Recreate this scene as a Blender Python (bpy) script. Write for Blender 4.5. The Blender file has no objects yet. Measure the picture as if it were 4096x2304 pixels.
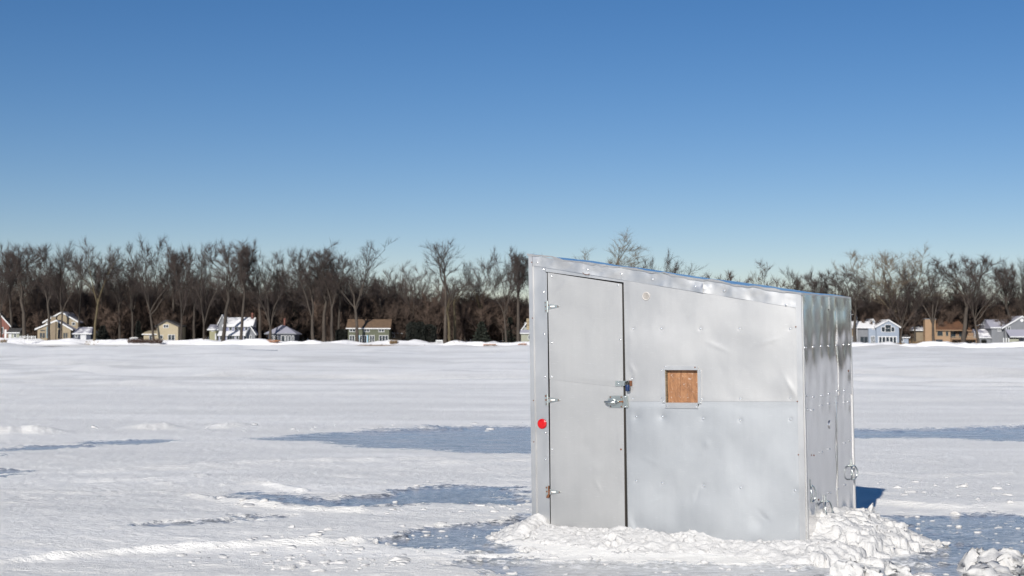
import bpy, math, random
import numpy as np
from mathutils import Vector, Matrix

# ------------------------------------------------------------------ camera, sky, sun, exposure
scene = bpy.context.scene
COL = scene.collection
CAM_H, F_PX, HORIZON, ROLL = 1.717, 5688.0, 1359.5, math.radians(0.2)
_p = math.atan((HORIZON - 1152.0) / F_PX)
_fw = np.array([0, math.cos(_p), math.sin(_p)])
_r0 = np.array([1.0, 0, 0]); _u0 = np.array([0, -math.sin(_p), math.cos(_p)])
_r = math.cos(ROLL) * _r0 + math.sin(ROLL) * _u0
_u = -math.sin(ROLL) * _r0 + math.cos(ROLL) * _u0
CAM = np.array([0, 0, CAM_H])

def ray(px, py):
    return _fw + _r * ((px - 2048) / F_PX) - _u * ((py - 1152) / F_PX)
def at(px, py, D):                       # the place D metres out that is seen there
    d = ray(px, py); return CAM + d * (D / d[1])
def ground(px, py):                      # the place on the ice that is seen there
    d = ray(px, py); return (CAM - d * (CAM_H / d[2]))[:2]
def gv(x, y):                            # same, measured on a 2576 px wide print
    return ground(x * 4096 / 2576, y * 4096 / 2576)

cd = bpy.data.cameras.new('camera'); cam = bpy.data.objects.new('camera', cd); COL.objects.link(cam)
cd.lens = 50; cd.sensor_width = 36; cd.clip_start = 0.1; cd.clip_end = 20000
cd.dof.use_dof = True; cd.dof.focus_distance = 12.0; cd.dof.aperture_fstop = 5.0
cam.matrix_world = Matrix(((_r[0], _u[0], -_fw[0], 0), (_r[1], _u[1], -_fw[1], 0), (_r[2], _u[2], -_fw[2], CAM_H), (0, 0, 0, 1)))
scene.camera = cam

SUN_EL, SUN_AZ = math.radians(26.0), math.radians(198.5)      # azimuth clockwise from +Y
world = bpy.data.worlds.new('World'); scene.world = world; world.use_nodes = True
wn = world.node_tree.nodes; wl = world.node_tree.links; wn.clear()
sky = wn.new('ShaderNodeTexSky'); sky.sky_type = 'NISHITA'; sky.sun_disc = False
sky.sun_elevation = SUN_EL; sky.sun_rotation = SUN_AZ
sky.altitude = 200; sky.air_density = 0.9; sky.dust_density = 0.0; sky.ozone_density = 2.5
hs = wn.new('ShaderNodeHueSaturation'); hs.inputs['Saturation'].default_value = 1.30
gm = wn.new('ShaderNodeGamma'); gm.inputs['Gamma'].default_value = 1.05
tn = wn.new('ShaderNodeMix'); tn.data_type = 'RGBA'; tn.blend_type = 'MULTIPLY'; tn.inputs[0].default_value = 1.0; tn.inputs[7].default_value = (1.075, 0.945, 1.02, 1)   # polarised winter blue
bg = wn.new('ShaderNodeBackground'); bg.inputs['Strength'].default_value = 0.059
wo = wn.new('ShaderNodeOutputWorld')
wl.new(sky.outputs[0], hs.inputs['Color']); wl.new(hs.outputs[0], gm.inputs['Color']); wl.new(gm.outputs[0], tn.inputs[6]); wl.new(tn.outputs[2], bg.inputs['Color']); wl.new(bg.outputs[0], wo.inputs['Surface'])

sd = bpy.data.lights.new('sun', 'SUN'); sun = bpy.data.objects.new('sun', sd); COL.objects.link(sun)
sd.energy = 5.0; sd.angle = math.radians(0.53); sd.color = (1.0, 0.95, 0.87)
S = Vector((math.sin(SUN_AZ) * math.cos(SUN_EL), math.cos(SUN_AZ) * math.cos(SUN_EL), math.sin(SUN_EL)))
sun.rotation_euler = S.to_track_quat('Z', 'Y').to_euler(); sun.location = (0, -20, 30)
vs = scene.view_settings; vs.view_transform = 'Standard'; vs.look = 'None'; vs.exposure = 0.13; vs.gamma = 1.0

# ------------------------------------------------------------------ helpers
rng = np.random.default_rng(7); random.seed(7)

def mesh_obj(name, verts, faces, mat=None, parent=None, smooth=False, mats=None, midx=None):
    me = bpy.data.meshes.new(name)
    me.from_pydata([tuple(v) for v in verts] if not isinstance(verts, np.ndarray) else verts.tolist(), [], faces if not isinstance(faces, np.ndarray) else faces.tolist())
    if smooth: me.polygons.foreach_set('use_smooth', [True] * len(me.polygons))
    if mat: me.materials.append(mat)
    for m in mats or (): me.materials.append(m)
    if midx is not None: me.polygons.foreach_set('material_index', midx)
    me.update()
    o = bpy.data.objects.new(name, me); COL.objects.link(o)
    if parent: o.parent = parent
    return o
def grid_mesh(name, V, ny, nx, mat, parent=None, keep=None, wrap=False, smooth=True):
    idx = np.arange(ny * nx).reshape(ny, nx)
    if wrap: idx = np.concatenate([idx, idx[:, :1]], 1)
    q = np.stack([idx[:-1, :-1], idx[:-1, 1:], idx[1:, 1:], idx[1:, :-1]], -1).reshape(-1, 4)
    if keep is not None: q = q[keep.reshape(-1)]
    me = bpy.data.meshes.new(name)
    me.vertices.add(len(V)); me.vertices.foreach_set('co', np.ascontiguousarray(V, np.float32).ravel())
    me.loops.add(q.size); me.loops.foreach_set('vertex_index', q.ravel().astype(np.int32))
    me.polygons.add(len(q)); me.polygons.foreach_set('loop_start', np.arange(0, q.size, 4, dtype=np.int32))
    me.polygons.foreach_set('use_smooth', np.full(len(q), smooth, dtype=bool))
    me.materials.append(mat); me.update(calc_edges=True); me.validate()
    o = bpy.data.objects.new(name, me); COL.objects.link(o)
    if parent: o.parent = parent
    return o
def raw_mesh(name, V, T, mat):            # triangles from arrays, mesh data only
    me = bpy.data.meshes.new(name); T = np.asarray(T, np.int32)
    me.vertices.add(len(V)); me.vertices.foreach_set('co', np.ascontiguousarray(V, np.float32).ravel())
    me.loops.add(T.size); me.loops.foreach_set('vertex_index', T.ravel())
    me.polygons.add(len(T)); me.polygons.foreach_set('loop_start', np.arange(0, T.size, T.shape[1], dtype=np.int32))
    me.polygons.foreach_set('use_smooth', np.ones(len(T), dtype=bool))
    me.materials.append(mat); me.update(calc_edges=True)
    return me
def link(name, me, parent=None, loc=None):
    o = bpy.data.objects.new(name, me); COL.objects.link(o)
    if parent: o.parent = parent
    if loc is not None: o.location = loc
    return o
def empty(name, loc=(0, 0, 0), label=None, cat=None, group=None):
    o = bpy.data.objects.new(name, None); COL.objects.link(o); o.location = tuple(float(c) for c in loc)
    return tag(o, label, cat, group)
def tag(o, label=None, cat=None, group=None, kind=None):
    if label: o['label'] = label
    if cat: o['category'] = cat
    if group: o['group'] = group
    if kind: o['kind'] = kind
    return o

class MB:                                 # collects boxes, prisms and tubes for ONE part
    def __init__(s): s.v = []; s.f = []
    def add(s, vs, fs):
        n = len(s.v); s.v += [tuple(map(float, v)) for v in vs]; s.f += [tuple(i + n for i in f) for f in fs]; return s
    def box(s, x0, x1, y0, y1, z0, z1):
        return s.add([(x0, y0, z0), (x1, y0, z0), (x1, y1, z0), (x0, y1, z0), (x0, y0, z1), (x1, y0, z1), (x1, y1, z1), (x0, y1, z1)],
                     [(0, 3, 2, 1), (4, 5, 6, 7), (0, 1, 5, 4), (1, 2, 6, 5), (2, 3, 7, 6), (3, 0, 4, 7)])
    def prism(s, poly, y0, y1):           # polygon in (x, z), counter-clockwise seen from -y, extruded along y
        n = len(poly)
        vs = [(x, y0, z) for x, z in poly] + [(x, y1, z) for x, z in poly]
        return s.add(vs, [tuple(range(n)), tuple(range(2 * n - 1, n - 1, -1))] + [((i + 1) % n, i, i + n, (i + 1) % n + n) for i in range(n)])
    def hexa(s, p): return s.add(p, [(0, 3, 2, 1), (4, 5, 6, 7), (0, 1, 5, 4), (1, 2, 6, 5), (2, 3, 7, 6), (3, 0, 4, 7)])
    def tube(s, pts, rad, n=8, caps=True):
        pts = [Vector(p) for p in pts]; rad = rad if isinstance(rad, (list, tuple)) else [rad] * len(pts)
        vs = []; fs = []
        up = None
        for i, p in enumerate(pts):
            d = (pts[min(i + 1, len(pts) - 1)] - pts[max(i - 1, 0)]).normalized()
            if up is None: up = d.orthogonal().normalized()
            up = (up - d * up.dot(d)).normalized(); sd_ = d.cross(up)
            vs += [p + (up * math.cos(2 * math.pi * k / n) + sd_ * math.sin(2 * math.pi * k / n)) * rad[i] for k in range(n)]
        for i in range(len(pts) - 1):
            fs += [(i * n + k, i * n + (k + 1) % n, (i + 1) * n + (k + 1) % n, (i + 1) * n + k) for k in range(n)]
        if caps: fs += [tuple(range(n - 1, -1, -1)), tuple(range((len(pts) - 1) * n, len(pts) * n))]
        return s.add(vs, fs)
    def disc(s, c, ax, prof, n=20):       # lathe: prof = [(radius, height along ax)]
        c = Vector(c); ax = Vector(ax).normalized(); a = ax.orthogonal().normalized(); b = ax.cross(a); vs = []; fs = []
        for r, h in prof: vs += [c + ax * h + (a * math.cos(2 * math.pi * k / n) + b * math.sin(2 * math.pi * k / n)) * r for k in range(n)]
        for i in range(len(prof) - 1): fs += [(i * n + k, i * n + (k + 1) % n, (i + 1) * n + (k + 1) % n, (i + 1) * n + k) for k in range(n)]
        fs += [tuple(range(n - 1, -1, -1)), tuple(range((len(prof) - 1) * n, len(prof) * n))]
        return s.add(vs, fs)
    def build(s, name, mat, parent=None, smooth=False): return mesh_obj(name, s.v, s.f, mat, parent, smooth)

# --- numpy noise
def _hash(ix, iy, seed):
    h = (ix.astype(np.int64) * 374761393 + iy.astype(np.int64) * 668265263 + seed * 974634777) & 0xffffffff
    h = ((h ^ (h >> 13)) * 1274126177) & 0xffffffff
    return ((h ^ (h >> 16)) & 0xffffff) / float(0xffffff)
def noise(x, y, seed=0):
    ix = np.floor(x); iy = np.floor(y); fx = x - ix; fy = y - iy
    u = fx * fx * fx * (fx * (fx * 6 - 15) + 10); v = fy * fy * fy * (fy * (fy * 6 - 15) + 10)
    a = _hash(ix, iy, seed); b = _hash(ix + 1, iy, seed); c = _hash(ix, iy + 1, seed); d = _hash(ix + 1, iy + 1, seed)
    return (a + (b - a) * u + (c - a) * v + (a - b - c + d) * u * v) * 2 - 1
def fbm(x, y, seed=0, o=4, g=0.5):
    t = np.zeros_like(x, dtype=float); amp = 1.0
    for i in range(o): t += amp * noise(x * 2 ** i + 13.7 * i, y * 2 ** i - 7.3 * i, seed + i); amp *= g
    return t
def sstep(a, b, x):
    t = np.clip((x - a) / (b - a), 0, 1); return t * t * (3 - 2 * t)

# --- materials
def new_mat(name):
    m = bpy.data.materials.new(name); m.use_nodes = True
    nt = m.node_tree; return m, nt, nt.nodes['Principled BSDF']
def N(nt, typ, **kw):
    n = nt.nodes.new(typ)
    for k, v in kw.items():
        if k in n.inputs: n.inputs[k].default_value = v
        else: setattr(n, k, v)
    return n
def ramp(nt, src, stops):
    r = nt.nodes.new('ShaderNodeValToRGB'); e = r.color_ramp.elements
    while len(e) < len(stops): e.new(0.5)
    for i, (p, c) in enumerate(stops):
        e[i].position = p; e[i].color = c if len(c) == 4 else (*c, 1)
    nt.links.new(src, r.inputs[0]); return r
def g1(v): return (v, v, v)
def coords(nt, scale=(1, 1, 1), kind='Object', rot=(0, 0, 0)):
    tc = nt.nodes.new('ShaderNodeTexCoord'); mp = nt.nodes.new('ShaderNodeMapping'); mp.inputs['Scale'].default_value = scale
    mp.inputs['Rotation'].default_value = rot
    nt.links.new(tc.outputs[kind], mp.inputs[0]); return mp.outputs[0]
def tex(nt, vec, scale, detail=4, rough=0.55, dist=0.0):
    n = N(nt, 'ShaderNodeTexNoise', Scale=scale, Detail=detail, Roughness=rough, Distortion=dist)
    nt.links.new(vec, n.inputs['Vector']); return n.outputs['Fac']
def bump(nt, bs, h, strength, dist):
    b = N(nt, 'ShaderNodeBump', Strength=strength, Distance=dist); nt.links.new(h, b.inputs['Height'])
    nt.links.new(b.outputs[0], bs.inputs['Normal']); return b
def plain(name, c1, c2=None, scale=3.0, rough=0.7, metal=0.0, stretch=(1, 1, 1), bmp=0.0):
    m, nt, bs = new_mat(name); bs.inputs['Roughness'].default_value = rough; bs.inputs['Metallic'].default_value = metal
    c2 = c2 or tuple(c * 0.75 for c in c1)
    f = tex(nt, coords(nt, stretch), scale, 5)
    r = ramp(nt, f, [(0.3, c2), (0.7, c1)]); nt.links.new(r.outputs[0], bs.inputs['Base Color'])
    if bmp: bump(nt, bs, f, bmp, 0.02)
    return m

def mat_snow(name, fine=1.0, c=(0.86, 0.865, 0.90)):
    m, nt, bs = new_mat(name); bs.inputs['Roughness'].default_value = 0.55; bs.inputs['Specular IOR Level'].default_value = 0.25
    v = coords(nt); a = tex(nt, v, 1.1, 6, 0.6)
    r = ramp(nt, a, [(0.3, tuple(k * 0.93 for k in c)), (0.7, c)]); nt.links.new(r.outputs[0], bs.inputs['Base Color'])
    b1 = tex(nt, v, 38.0 * fine, 5, 0.65)
    bump(nt, bs, b1, 0.6, 0.02)
    return m
M = {}
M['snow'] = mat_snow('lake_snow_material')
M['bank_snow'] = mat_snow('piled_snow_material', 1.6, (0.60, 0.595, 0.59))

def ice_colour(nt):                      # clear, frosted and slushy ice; returns colour, roughness and a fine height
    L = nt.links
    v = coords(nt, (1, 2.5, 1)); a = tex(nt, v, 1.3, 8, 0.68, 0.4); b = tex(nt, coords(nt, (1, 3, 1)), 9.0, 6, 0.7); d = tex(nt, coords(nt, (1, 2.2, 1)), 34.0, 5, 0.7)
    geo = N(nt, 'ShaderNodeNewGeometry'); vd = N(nt, 'ShaderNodeVectorMath', operation='DISTANCE')
    L.new(geo.outputs['Position'], vd.inputs[0]); vd.inputs[1].default_value = (1.35, 10.2, 0)
    mr = N(nt, 'ShaderNodeMapRange'); mr.inputs[1].default_value = 2.6; mr.inputs[2].default_value = 0.9; L.new(vd.outputs['Value'], mr.inputs[0])
    s1 = N(nt, 'ShaderNodeMath', operation='MULTIPLY_ADD'); L.new(mr.outputs[0], s1.inputs[0]); s1.inputs[1].default_value = 0.30; L.new(a, s1.inputs[2])
    sp = N(nt, 'ShaderNodeSeparateXYZ'); L.new(geo.outputs['Position'], sp.inputs[0]); my = N(nt, 'ShaderNodeMapRange'); my.inputs[1].default_value = 16.5; my.inputs[2].default_value = 20.0; my.inputs[3].default_value = -0.13; my.inputs[4].default_value = 0.05; L.new(sp.outputs[1], my.inputs[0])
    s0 = s1; s1 = N(nt, 'ShaderNodeMath', operation='ADD'); L.new(s0.outputs[0], s1.inputs[0]); L.new(my.outputs[0], s1.inputs[1])      # older clear ice nearby, frosted ice farther out
    r = ramp(nt, s1.outputs[0], [(0.26, (0.10, 0.108, 0.118)), (0.50, (0.28, 0.295, 0.308)), (0.64, (0.40, 0.41, 0.415)), (0.80, (0.50, 0.50, 0.485)), (0.95, (0.64, 0.635, 0.61))])
    ds = N(nt, 'ShaderNodeMath', operation='MULTIPLY_ADD'); L.new(d, ds.inputs[0]); ds.inputs[1].default_value = 0.6; L.new(b, ds.inputs[2])
    r2 = ramp(nt, ds.outputs[0], [(0.74, g1(0)), (0.94, g1(0.9))])
    mx = N(nt, 'ShaderNodeMix'); mx.data_type = 'RGBA'; L.new(r2.outputs[0], mx.inputs[0]); L.new(r.outputs[0], mx.inputs[6]); mx.inputs[7].default_value = (0.74, 0.75, 0.77, 1)
    rr = ramp(nt, s1.outputs[0], [(0.4, g1(0.14)), (0.8, g1(0.42))])
    return mx.outputs[2], rr.outputs[0], b
def mat_ground_snow():                    # wind crust: packed grey-white crust, fresher drifts, far streaks painted whiter for slopes that catch the sun, and dusted ice where it has blown thin
    m, nt, bs = new_mat('wind_crust_snow'); bs.inputs['Roughness'].default_value = 0.5; bs.inputs['Specular IOR Level'].default_value = 0.2
    L = nt.links
    v1 = coords(nt, (0.12, 0.55, 1)); a = tex(nt, v1, 1.0, 7, 0.6)
    v2 = coords(nt, (1.0, 3.2, 1), rot=(0, 0, 0.2)); b = tex(nt, v2, 2.2, 6, 0.65)
    mx = N(nt, 'ShaderNodeMix'); mx.data_type = 'FLOAT'; mx.inputs[0].default_value = 0.4; L.new(a, mx.inputs[2]); L.new(b, mx.inputs[3])
    r = ramp(nt, mx.outputs[0], [(0.36, (0.745, 0.73, 0.695)), (0.5, (0.835, 0.82, 0.785)), (0.62, (0.945, 0.93, 0.895))])
    fa = N(nt, 'ShaderNodeAttribute', attribute_name='fresh_sunlit'); fm = N(nt, 'ShaderNodeMix'); fm.data_type = 'RGBA'; L.new(fa.outputs['Fac'], fm.inputs[0]); L.new(r.outputs[0], fm.inputs[6]); fm.inputs[7].default_value = (1.0, 0.985, 0.95, 1)
    L.new(fm.outputs[2], bs.inputs['Base Color'])
    v3 = coords(nt, (1.0, 2.4, 1), rot=(0, 0, -0.25)); c = tex(nt, v3, 9.0, 7, 0.7)
    d = tex(nt, coords(nt), 70.0, 3, 0.6)
    ad = N(nt, 'ShaderNodeMath', operation='MULTIPLY_ADD'); L.new(d, ad.inputs[0]); ad.inputs[1].default_value = 0.25; L.new(c, ad.inputs[2])
    bump(nt, bs, ad.outputs[0], 0.75, 0.045)
    ic = nt.nodes.new('ShaderNodeBsdfPrincipled'); col, ro, hb = ice_colour(nt); L.new(col, ic.inputs['Base Color']); L.new(ro, ic.inputs['Roughness']); bump(nt, ic, hb, 0.2, 0.02)
    at_ = N(nt, 'ShaderNodeAttribute', attribute_name='bare')
    f1 = tex(nt, coords(nt, (1, 2.0, 1), rot=(0, 0, .06)), 11.0, 6, 0.75); f2 = tex(nt, coords(nt, (0.7, 2.4, 1)), 3.2, 6, 0.7)
    m1 = N(nt, 'ShaderNodeMath', operation='MULTIPLY_ADD'); L.new(f1, m1.inputs[0]); m1.inputs[1].default_value = 3.4; L.new(at_.outputs['Fac'], m1.inputs[2])
    m2 = N(nt, 'ShaderNodeMath', operation='MULTIPLY_ADD'); L.new(f2, m2.inputs[0]); m2.inputs[1].default_value = 2.6; L.new(m1.outputs[0], m2.inputs[2])
    mr = N(nt, 'ShaderNodeMapRange'); mr.inputs[1].default_value = 3.05; mr.inputs[2].default_value = 3.45; L.new(m2.outputs[0], mr.inputs[0])
    ms = N(nt, 'ShaderNodeMixShader'); L.new(mr.outputs[0], ms.inputs[0]); L.new(bs.outputs[0], ms.inputs[1]); L.new(ic.outputs[0], ms.inputs[2]); L.new(ms.outputs[0], nt.nodes['Material Output'].inputs['Surface'])
    return m
M['ground_snow'] = mat_ground_snow()
def mat_ice():
    m, nt, bs = new_mat('lake_ice_material'); col, ro, hb = ice_colour(nt); nt.links.new(col, bs.inputs['Base Color']); nt.links.new(ro, bs.inputs['Roughness']); bump(nt, bs, hb, 0.2, 0.02)
    return m
M['ice'] = mat_ice()

def mat_alu(name, rough, rvar, dirt=0.06, base=(0.80, 0.815, 0.83), scratch=True, bmps=0.05):
    m, nt, bs = new_mat(name); L = nt.links; bs.inputs['Metallic'].default_value = 1.0
    v = coords(nt); cl = tex(nt, v, 1.6, 6, 0.6)
    gr = tex(nt, coords(nt, (1, 1, 0.04)), 55.0, 3, 0.6)
    col = ramp(nt, cl, [(0.30, tuple(k * (1 - 2.2 * dirt) for k in base)), (0.52, tuple(k * (1 - dirt) for k in base)), (0.72, base)])
    out = col.outputs[0]
    if scratch:
        dr = tex(nt, coords(nt, (24, 1, 0.9)), 1.0, 6, 0.65); drr = ramp(nt, dr, [(0.30, g1(0.86)), (0.55, g1(1.0))]); dm = N(nt, 'ShaderNodeMix'); dm.data_type = 'RGBA'; dm.blend_type = 'MULTIPLY'; dm.inputs[0].default_value = 0.16; L.new(out, dm.inputs[6]); L.new(drr.outputs[0], dm.inputs[7]); out = dm.outputs[2]     # faint runs
        vs_ = coords(nt, (1.8, 1, 40), rot=(0, 0.55, 0)); s = tex(nt, vs_, 6.0, 7, 0.72, 0.1)
        sr = ramp(nt, s, [(0.60, g1(0)), (0.66, g1(0.42))])
        mx = N(nt, 'ShaderNodeMix'); mx.data_type = 'RGBA'; L.new(sr.outputs[0], mx.inputs[0]); L.new(out, mx.inputs[6]); mx.inputs[7].default_value = (0.80, 0.80, 0.81, 1); out = mx.outputs[2]
    L.new(out, bs.inputs['Base Color'])
    mxr = N(nt, 'ShaderNodeMix'); mxr.data_type = 'FLOAT'; mxr.inputs[0].default_value = 0.15; L.new(cl, mxr.inputs[2]); L.new(gr, mxr.inputs[3])
    rr = ramp(nt, mxr.outputs[0], [(0.3, g1(max(rough - rvar, 0.03))), (0.7, g1(rough + rvar))]); L.new(rr.outputs[0], bs.inputs['Roughness'])
    if bmps: bump(nt, bs, gr, bmps, 0.002)
    return m
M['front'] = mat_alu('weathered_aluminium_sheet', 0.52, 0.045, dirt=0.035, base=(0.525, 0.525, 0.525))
M['front_low'] = mat_alu('sheen_tinted_aluminium_sheet', 0.53, 0.045, dirt=0.035, base=(0.49, 0.507, 0.525))  # bluish sheen low on the wall, mixed into the base colour
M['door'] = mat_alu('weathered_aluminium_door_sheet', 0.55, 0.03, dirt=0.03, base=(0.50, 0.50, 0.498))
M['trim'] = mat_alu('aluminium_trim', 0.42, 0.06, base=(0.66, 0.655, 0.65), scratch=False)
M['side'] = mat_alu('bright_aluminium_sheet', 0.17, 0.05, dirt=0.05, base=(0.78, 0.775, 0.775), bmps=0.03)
M['roof'] = mat_alu('bright_aluminium_roof_sheet', 0.16, 0.05, base=(0.74, 0.76, 0.79), scratch=False)
M['zinc'] = mat_alu('zinc_plated_steel', 0.34, 0.08, dirt=0.12, base=(0.62, 0.66, 0.64), scratch=False)
M['screw'] = mat_alu('screw_steel', 0.25, 0.05, base=(0.72, 0.73, 0.74), scratch=False, bmps=0)
M['rust'] = plain('rusty_steel', (0.22, 0.085, 0.035), (0.07, 0.03, 0.018), 60, 0.85)
M['dark_core'] = plain('dark_framing_timber', (0.035, 0.028, 0.022), rough=0.9)
M['gasket'] = plain('black_rubber', (0.012, 0.012, 0.012), rough=0.6)
M['red'] = plain('red_reflector_plastic', (0.52, 0.004, 0.006), (0.40, 0.003, 0.005), 40, 0.22)
M['blue_lock'] = plain('blue_lock_enamel', (0.008, 0.028, 0.10), rough=0.3)
M['white_vent'] = plain('white_vent_plastic', (0.50, 0.49, 0.48), (0.36, 0.33, 0.30), 30, 0.5)
M['paper'] = plain('white_sticker', (0.78, 0.78, 0.76), (0.6, 0.6, 0.58), 90, 0.6)

def mat_ply():
    m, nt, bs = new_mat('weathered_plywood'); L = nt.links
    v = coords(nt, (6, 1, 1.1)); a = tex(nt, v, 6.0, 8, 0.72, 0.6); b = tex(nt, coords(nt, (5, 1, 1.6)), 22.0, 6, 0.75)
    r = ramp(nt, a, [(0.28, (0.11, 0.048, 0.022)), (0.48, (0.26, 0.118, 0.050)), (0.66, (0.36, 0.185, 0.088)), (0.85, (0.42, 0.26, 0.16))])
    r2 = ramp(nt, b, [(0.56, g1(0)), (0.66, g1(0.8))])
    mx = N(nt, 'ShaderNodeMix'); mx.data_type = 'RGBA'; L.new(r2.outputs[0], mx.inputs[0]); L.new(r.outputs[0], mx.inputs[6]); mx.inputs[7].default_value = (0.05, 0.028, 0.015, 1)
    c = tex(nt, coords(nt), 45, 4, 0.7); r3 = ramp(nt, c, [(0.60, g1(0)), (0.70, g1(0.5))])
    m2 = N(nt, 'ShaderNodeMix'); m2.data_type = 'RGBA'; L.new(r3.outputs[0], m2.inputs[0]); L.new(mx.outputs[2], m2.inputs[6]); m2.inputs[7].default_value = (0.62, 0.52, 0.46, 1)
    L.new(m2.outputs[2], bs.inputs['Base Color']); bs.inputs['Roughness'].default_value = 0.6; bump(nt, bs, b, 0.5, 0.004)
    return m
M['ply'] = mat_ply()
M['old_wood'] = plain('weathered_timber', (0.36, 0.30, 0.20), (0.12, 0.09, 0.055), 9, 0.85, stretch=(1, 1, 8), bmp=0.5)
# ------------------------------------------------------------------ the frozen lake
def poly_sd(P, X, Y):                     # signed distance to a polygon, positive inside
    P = np.array(P); n = len(P); d = np.full(X.shape, 1e9); ins = np.zeros(X.shape, bool)
    for i in range(n):
        a, b = P[i], P[(i + 1) % n]; e = b - a; w = np.stack([X - a[0], Y - a[1]], -1)
        t = np.clip((w @ e) / (e @ e), 0, 1); q = w - t[..., None] * e; d = np.minimum(d, (q ** 2).sum(-1))
        c = ((a[1] > Y) != (b[1] > Y)) & (X < (b[0] - a[0]) * (Y - a[1]) / (b[1] - a[1] + 1e-12) + a[0]); ins ^= c
    d = np.sqrt(d); return np.where(ins, d, -d)
def line_d(P, X, Y):
    d = np.full(X.shape, 1e9); tt = np.zeros(X.shape); acc = 0.0; P = [np.array(p) for p in P]
    for a, b in zip(P[:-1], P[1:]):
        e = b - a; w = np.stack([X - a[0], Y - a[1]], -1); t = np.clip((w @ e) / (e @ e), 0, 1); q = w - t[..., None] * e
        dd = np.sqrt((q ** 2).sum(-1)); l = math.sqrt(e @ e); m = dd < d; d = np.where(m, dd, d); tt = np.where(m, acc + t * l, tt); acc += l
    return d, tt, acc
# places blown clear of snow, outlines as read off the photograph's ground: (outline, edge width, raggedness, streak scale)
PATCHES = [
    ([(600, 1106), (760, 1094), (900, 1085), (1100, 1079), (1336, 1076), (1750, 1080), (2141, 1083), (2400, 1079), (2750, 1076), (2750, 1122), (2400, 1110), (2141, 1107), (1900, 1130), (1600, 1146), (1336, 1147), (1100, 1139), (900, 1129), (760, 1118)], 0.55, 0.55, 1.0),
    ([(500, 1253), (620, 1240), (760, 1252), (860, 1262), (960, 1238), (1040, 1226), (1120, 1219), (1340, 1230), (1360, 1268), (1180, 1276), (1080, 1277), (900, 1289), (740, 1285), (690, 1274), (600, 1264)], 0.22, 1.15, 0.5),
    ([(330, 1331), (480, 1315), (580, 1304), (700, 1305), (670, 1315), (500, 1324)], 0.15, 1.0, 0.5),
    ([(930, 1368), (1020, 1342), (1150, 1326), (1260, 1312), (1360, 1290), (1370, 1340), (1290, 1398), (1180, 1400), (1100, 1396), (990, 1386)], 0.16, 1.0, 0.4),
    ([(-150, 1150), (0, 1133), (200, 1116), (430, 1106), (430, 1112), (200, 1128), (0, 1148)], 0.35, 1.0, 0.8),
    ([(-150, 1182), (40, 1183), (105, 1192), (40, 1205), (-150, 1208)], 0.25, 1.0, 0.6),
    ([(2180, 1304), (2330, 1298), (2450, 1294), (2600, 1300), (2850, 1300), (2850, 1540), (2060, 1540), (2150, 1430), (2270, 1385), (2230, 1330)], 0.25, 0.95, 0.45),
    ([(1160, 1404), (1300, 1410), (1600, 1415), (2140, 1425), (2140, 1550), (1500, 1550), (1300, 1480), (1130, 1436)], 0.2, 1.0, 0.35),
]
PATCHES = [([gv(x, y) for x, y in P], w, rg, sc) for P, w, rg, sc in PATCHES]
# ridges of pushed-up or drifted snow: (line, height, half width)
RIDGES = [([(-40, 1432), (150, 1412), (450, 1388), (700, 1378), (900, 1372)], 0.060, 0.13), ([(-40, 1240), (200, 1242), (460, 1240)], .018, .07), ([(-40, 1270), (150, 1266), (330, 1261)], .018, .06), ([(250, 1212), (360, 1207), (520, 1203)], .03, .06), ([(390, 1222), (450, 1225)], .03, .06), ([(560, 1226), (640, 1222)], .03, .06), ([(635, 1220), (700, 1229), (765, 1241)], 0.045, 0.12),
          ([(480, 1252), (560, 1264), (640, 1275), (740, 1289), (900, 1293)], 0.05, 0.12), ([(240, 1216), (400, 1211), (500, 1205)], 0.03, 0.15),
          ([(10, 1094), (60, 1090), (100, 1093)], 0.14, 0.5), ([(370, 1082), (410, 1080)], 0.12, 0.5), ([(560, 1078), (600, 1075)], 0.10, 0.4),
          ([(900, 1086), (1100, 1080), (1250, 1090)], 0.06, 0.3), ([(1130, 1170), (1336, 1163)], 0.04, 0.4),
          ([(250, 1190), (700, 1168), (1100, 1160)], 0.04, 0.35), ([(2150, 1190), (2300, 1200), (2576, 1195)], 0.03, 0.3), ([(2220, 1270), (2400, 1284), (2576, 1276)], 0.06, 0.25)]
RIDGES = [([gv(x, y) for x, y in P], h, w) for P, h, w in RIDGES]

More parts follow.
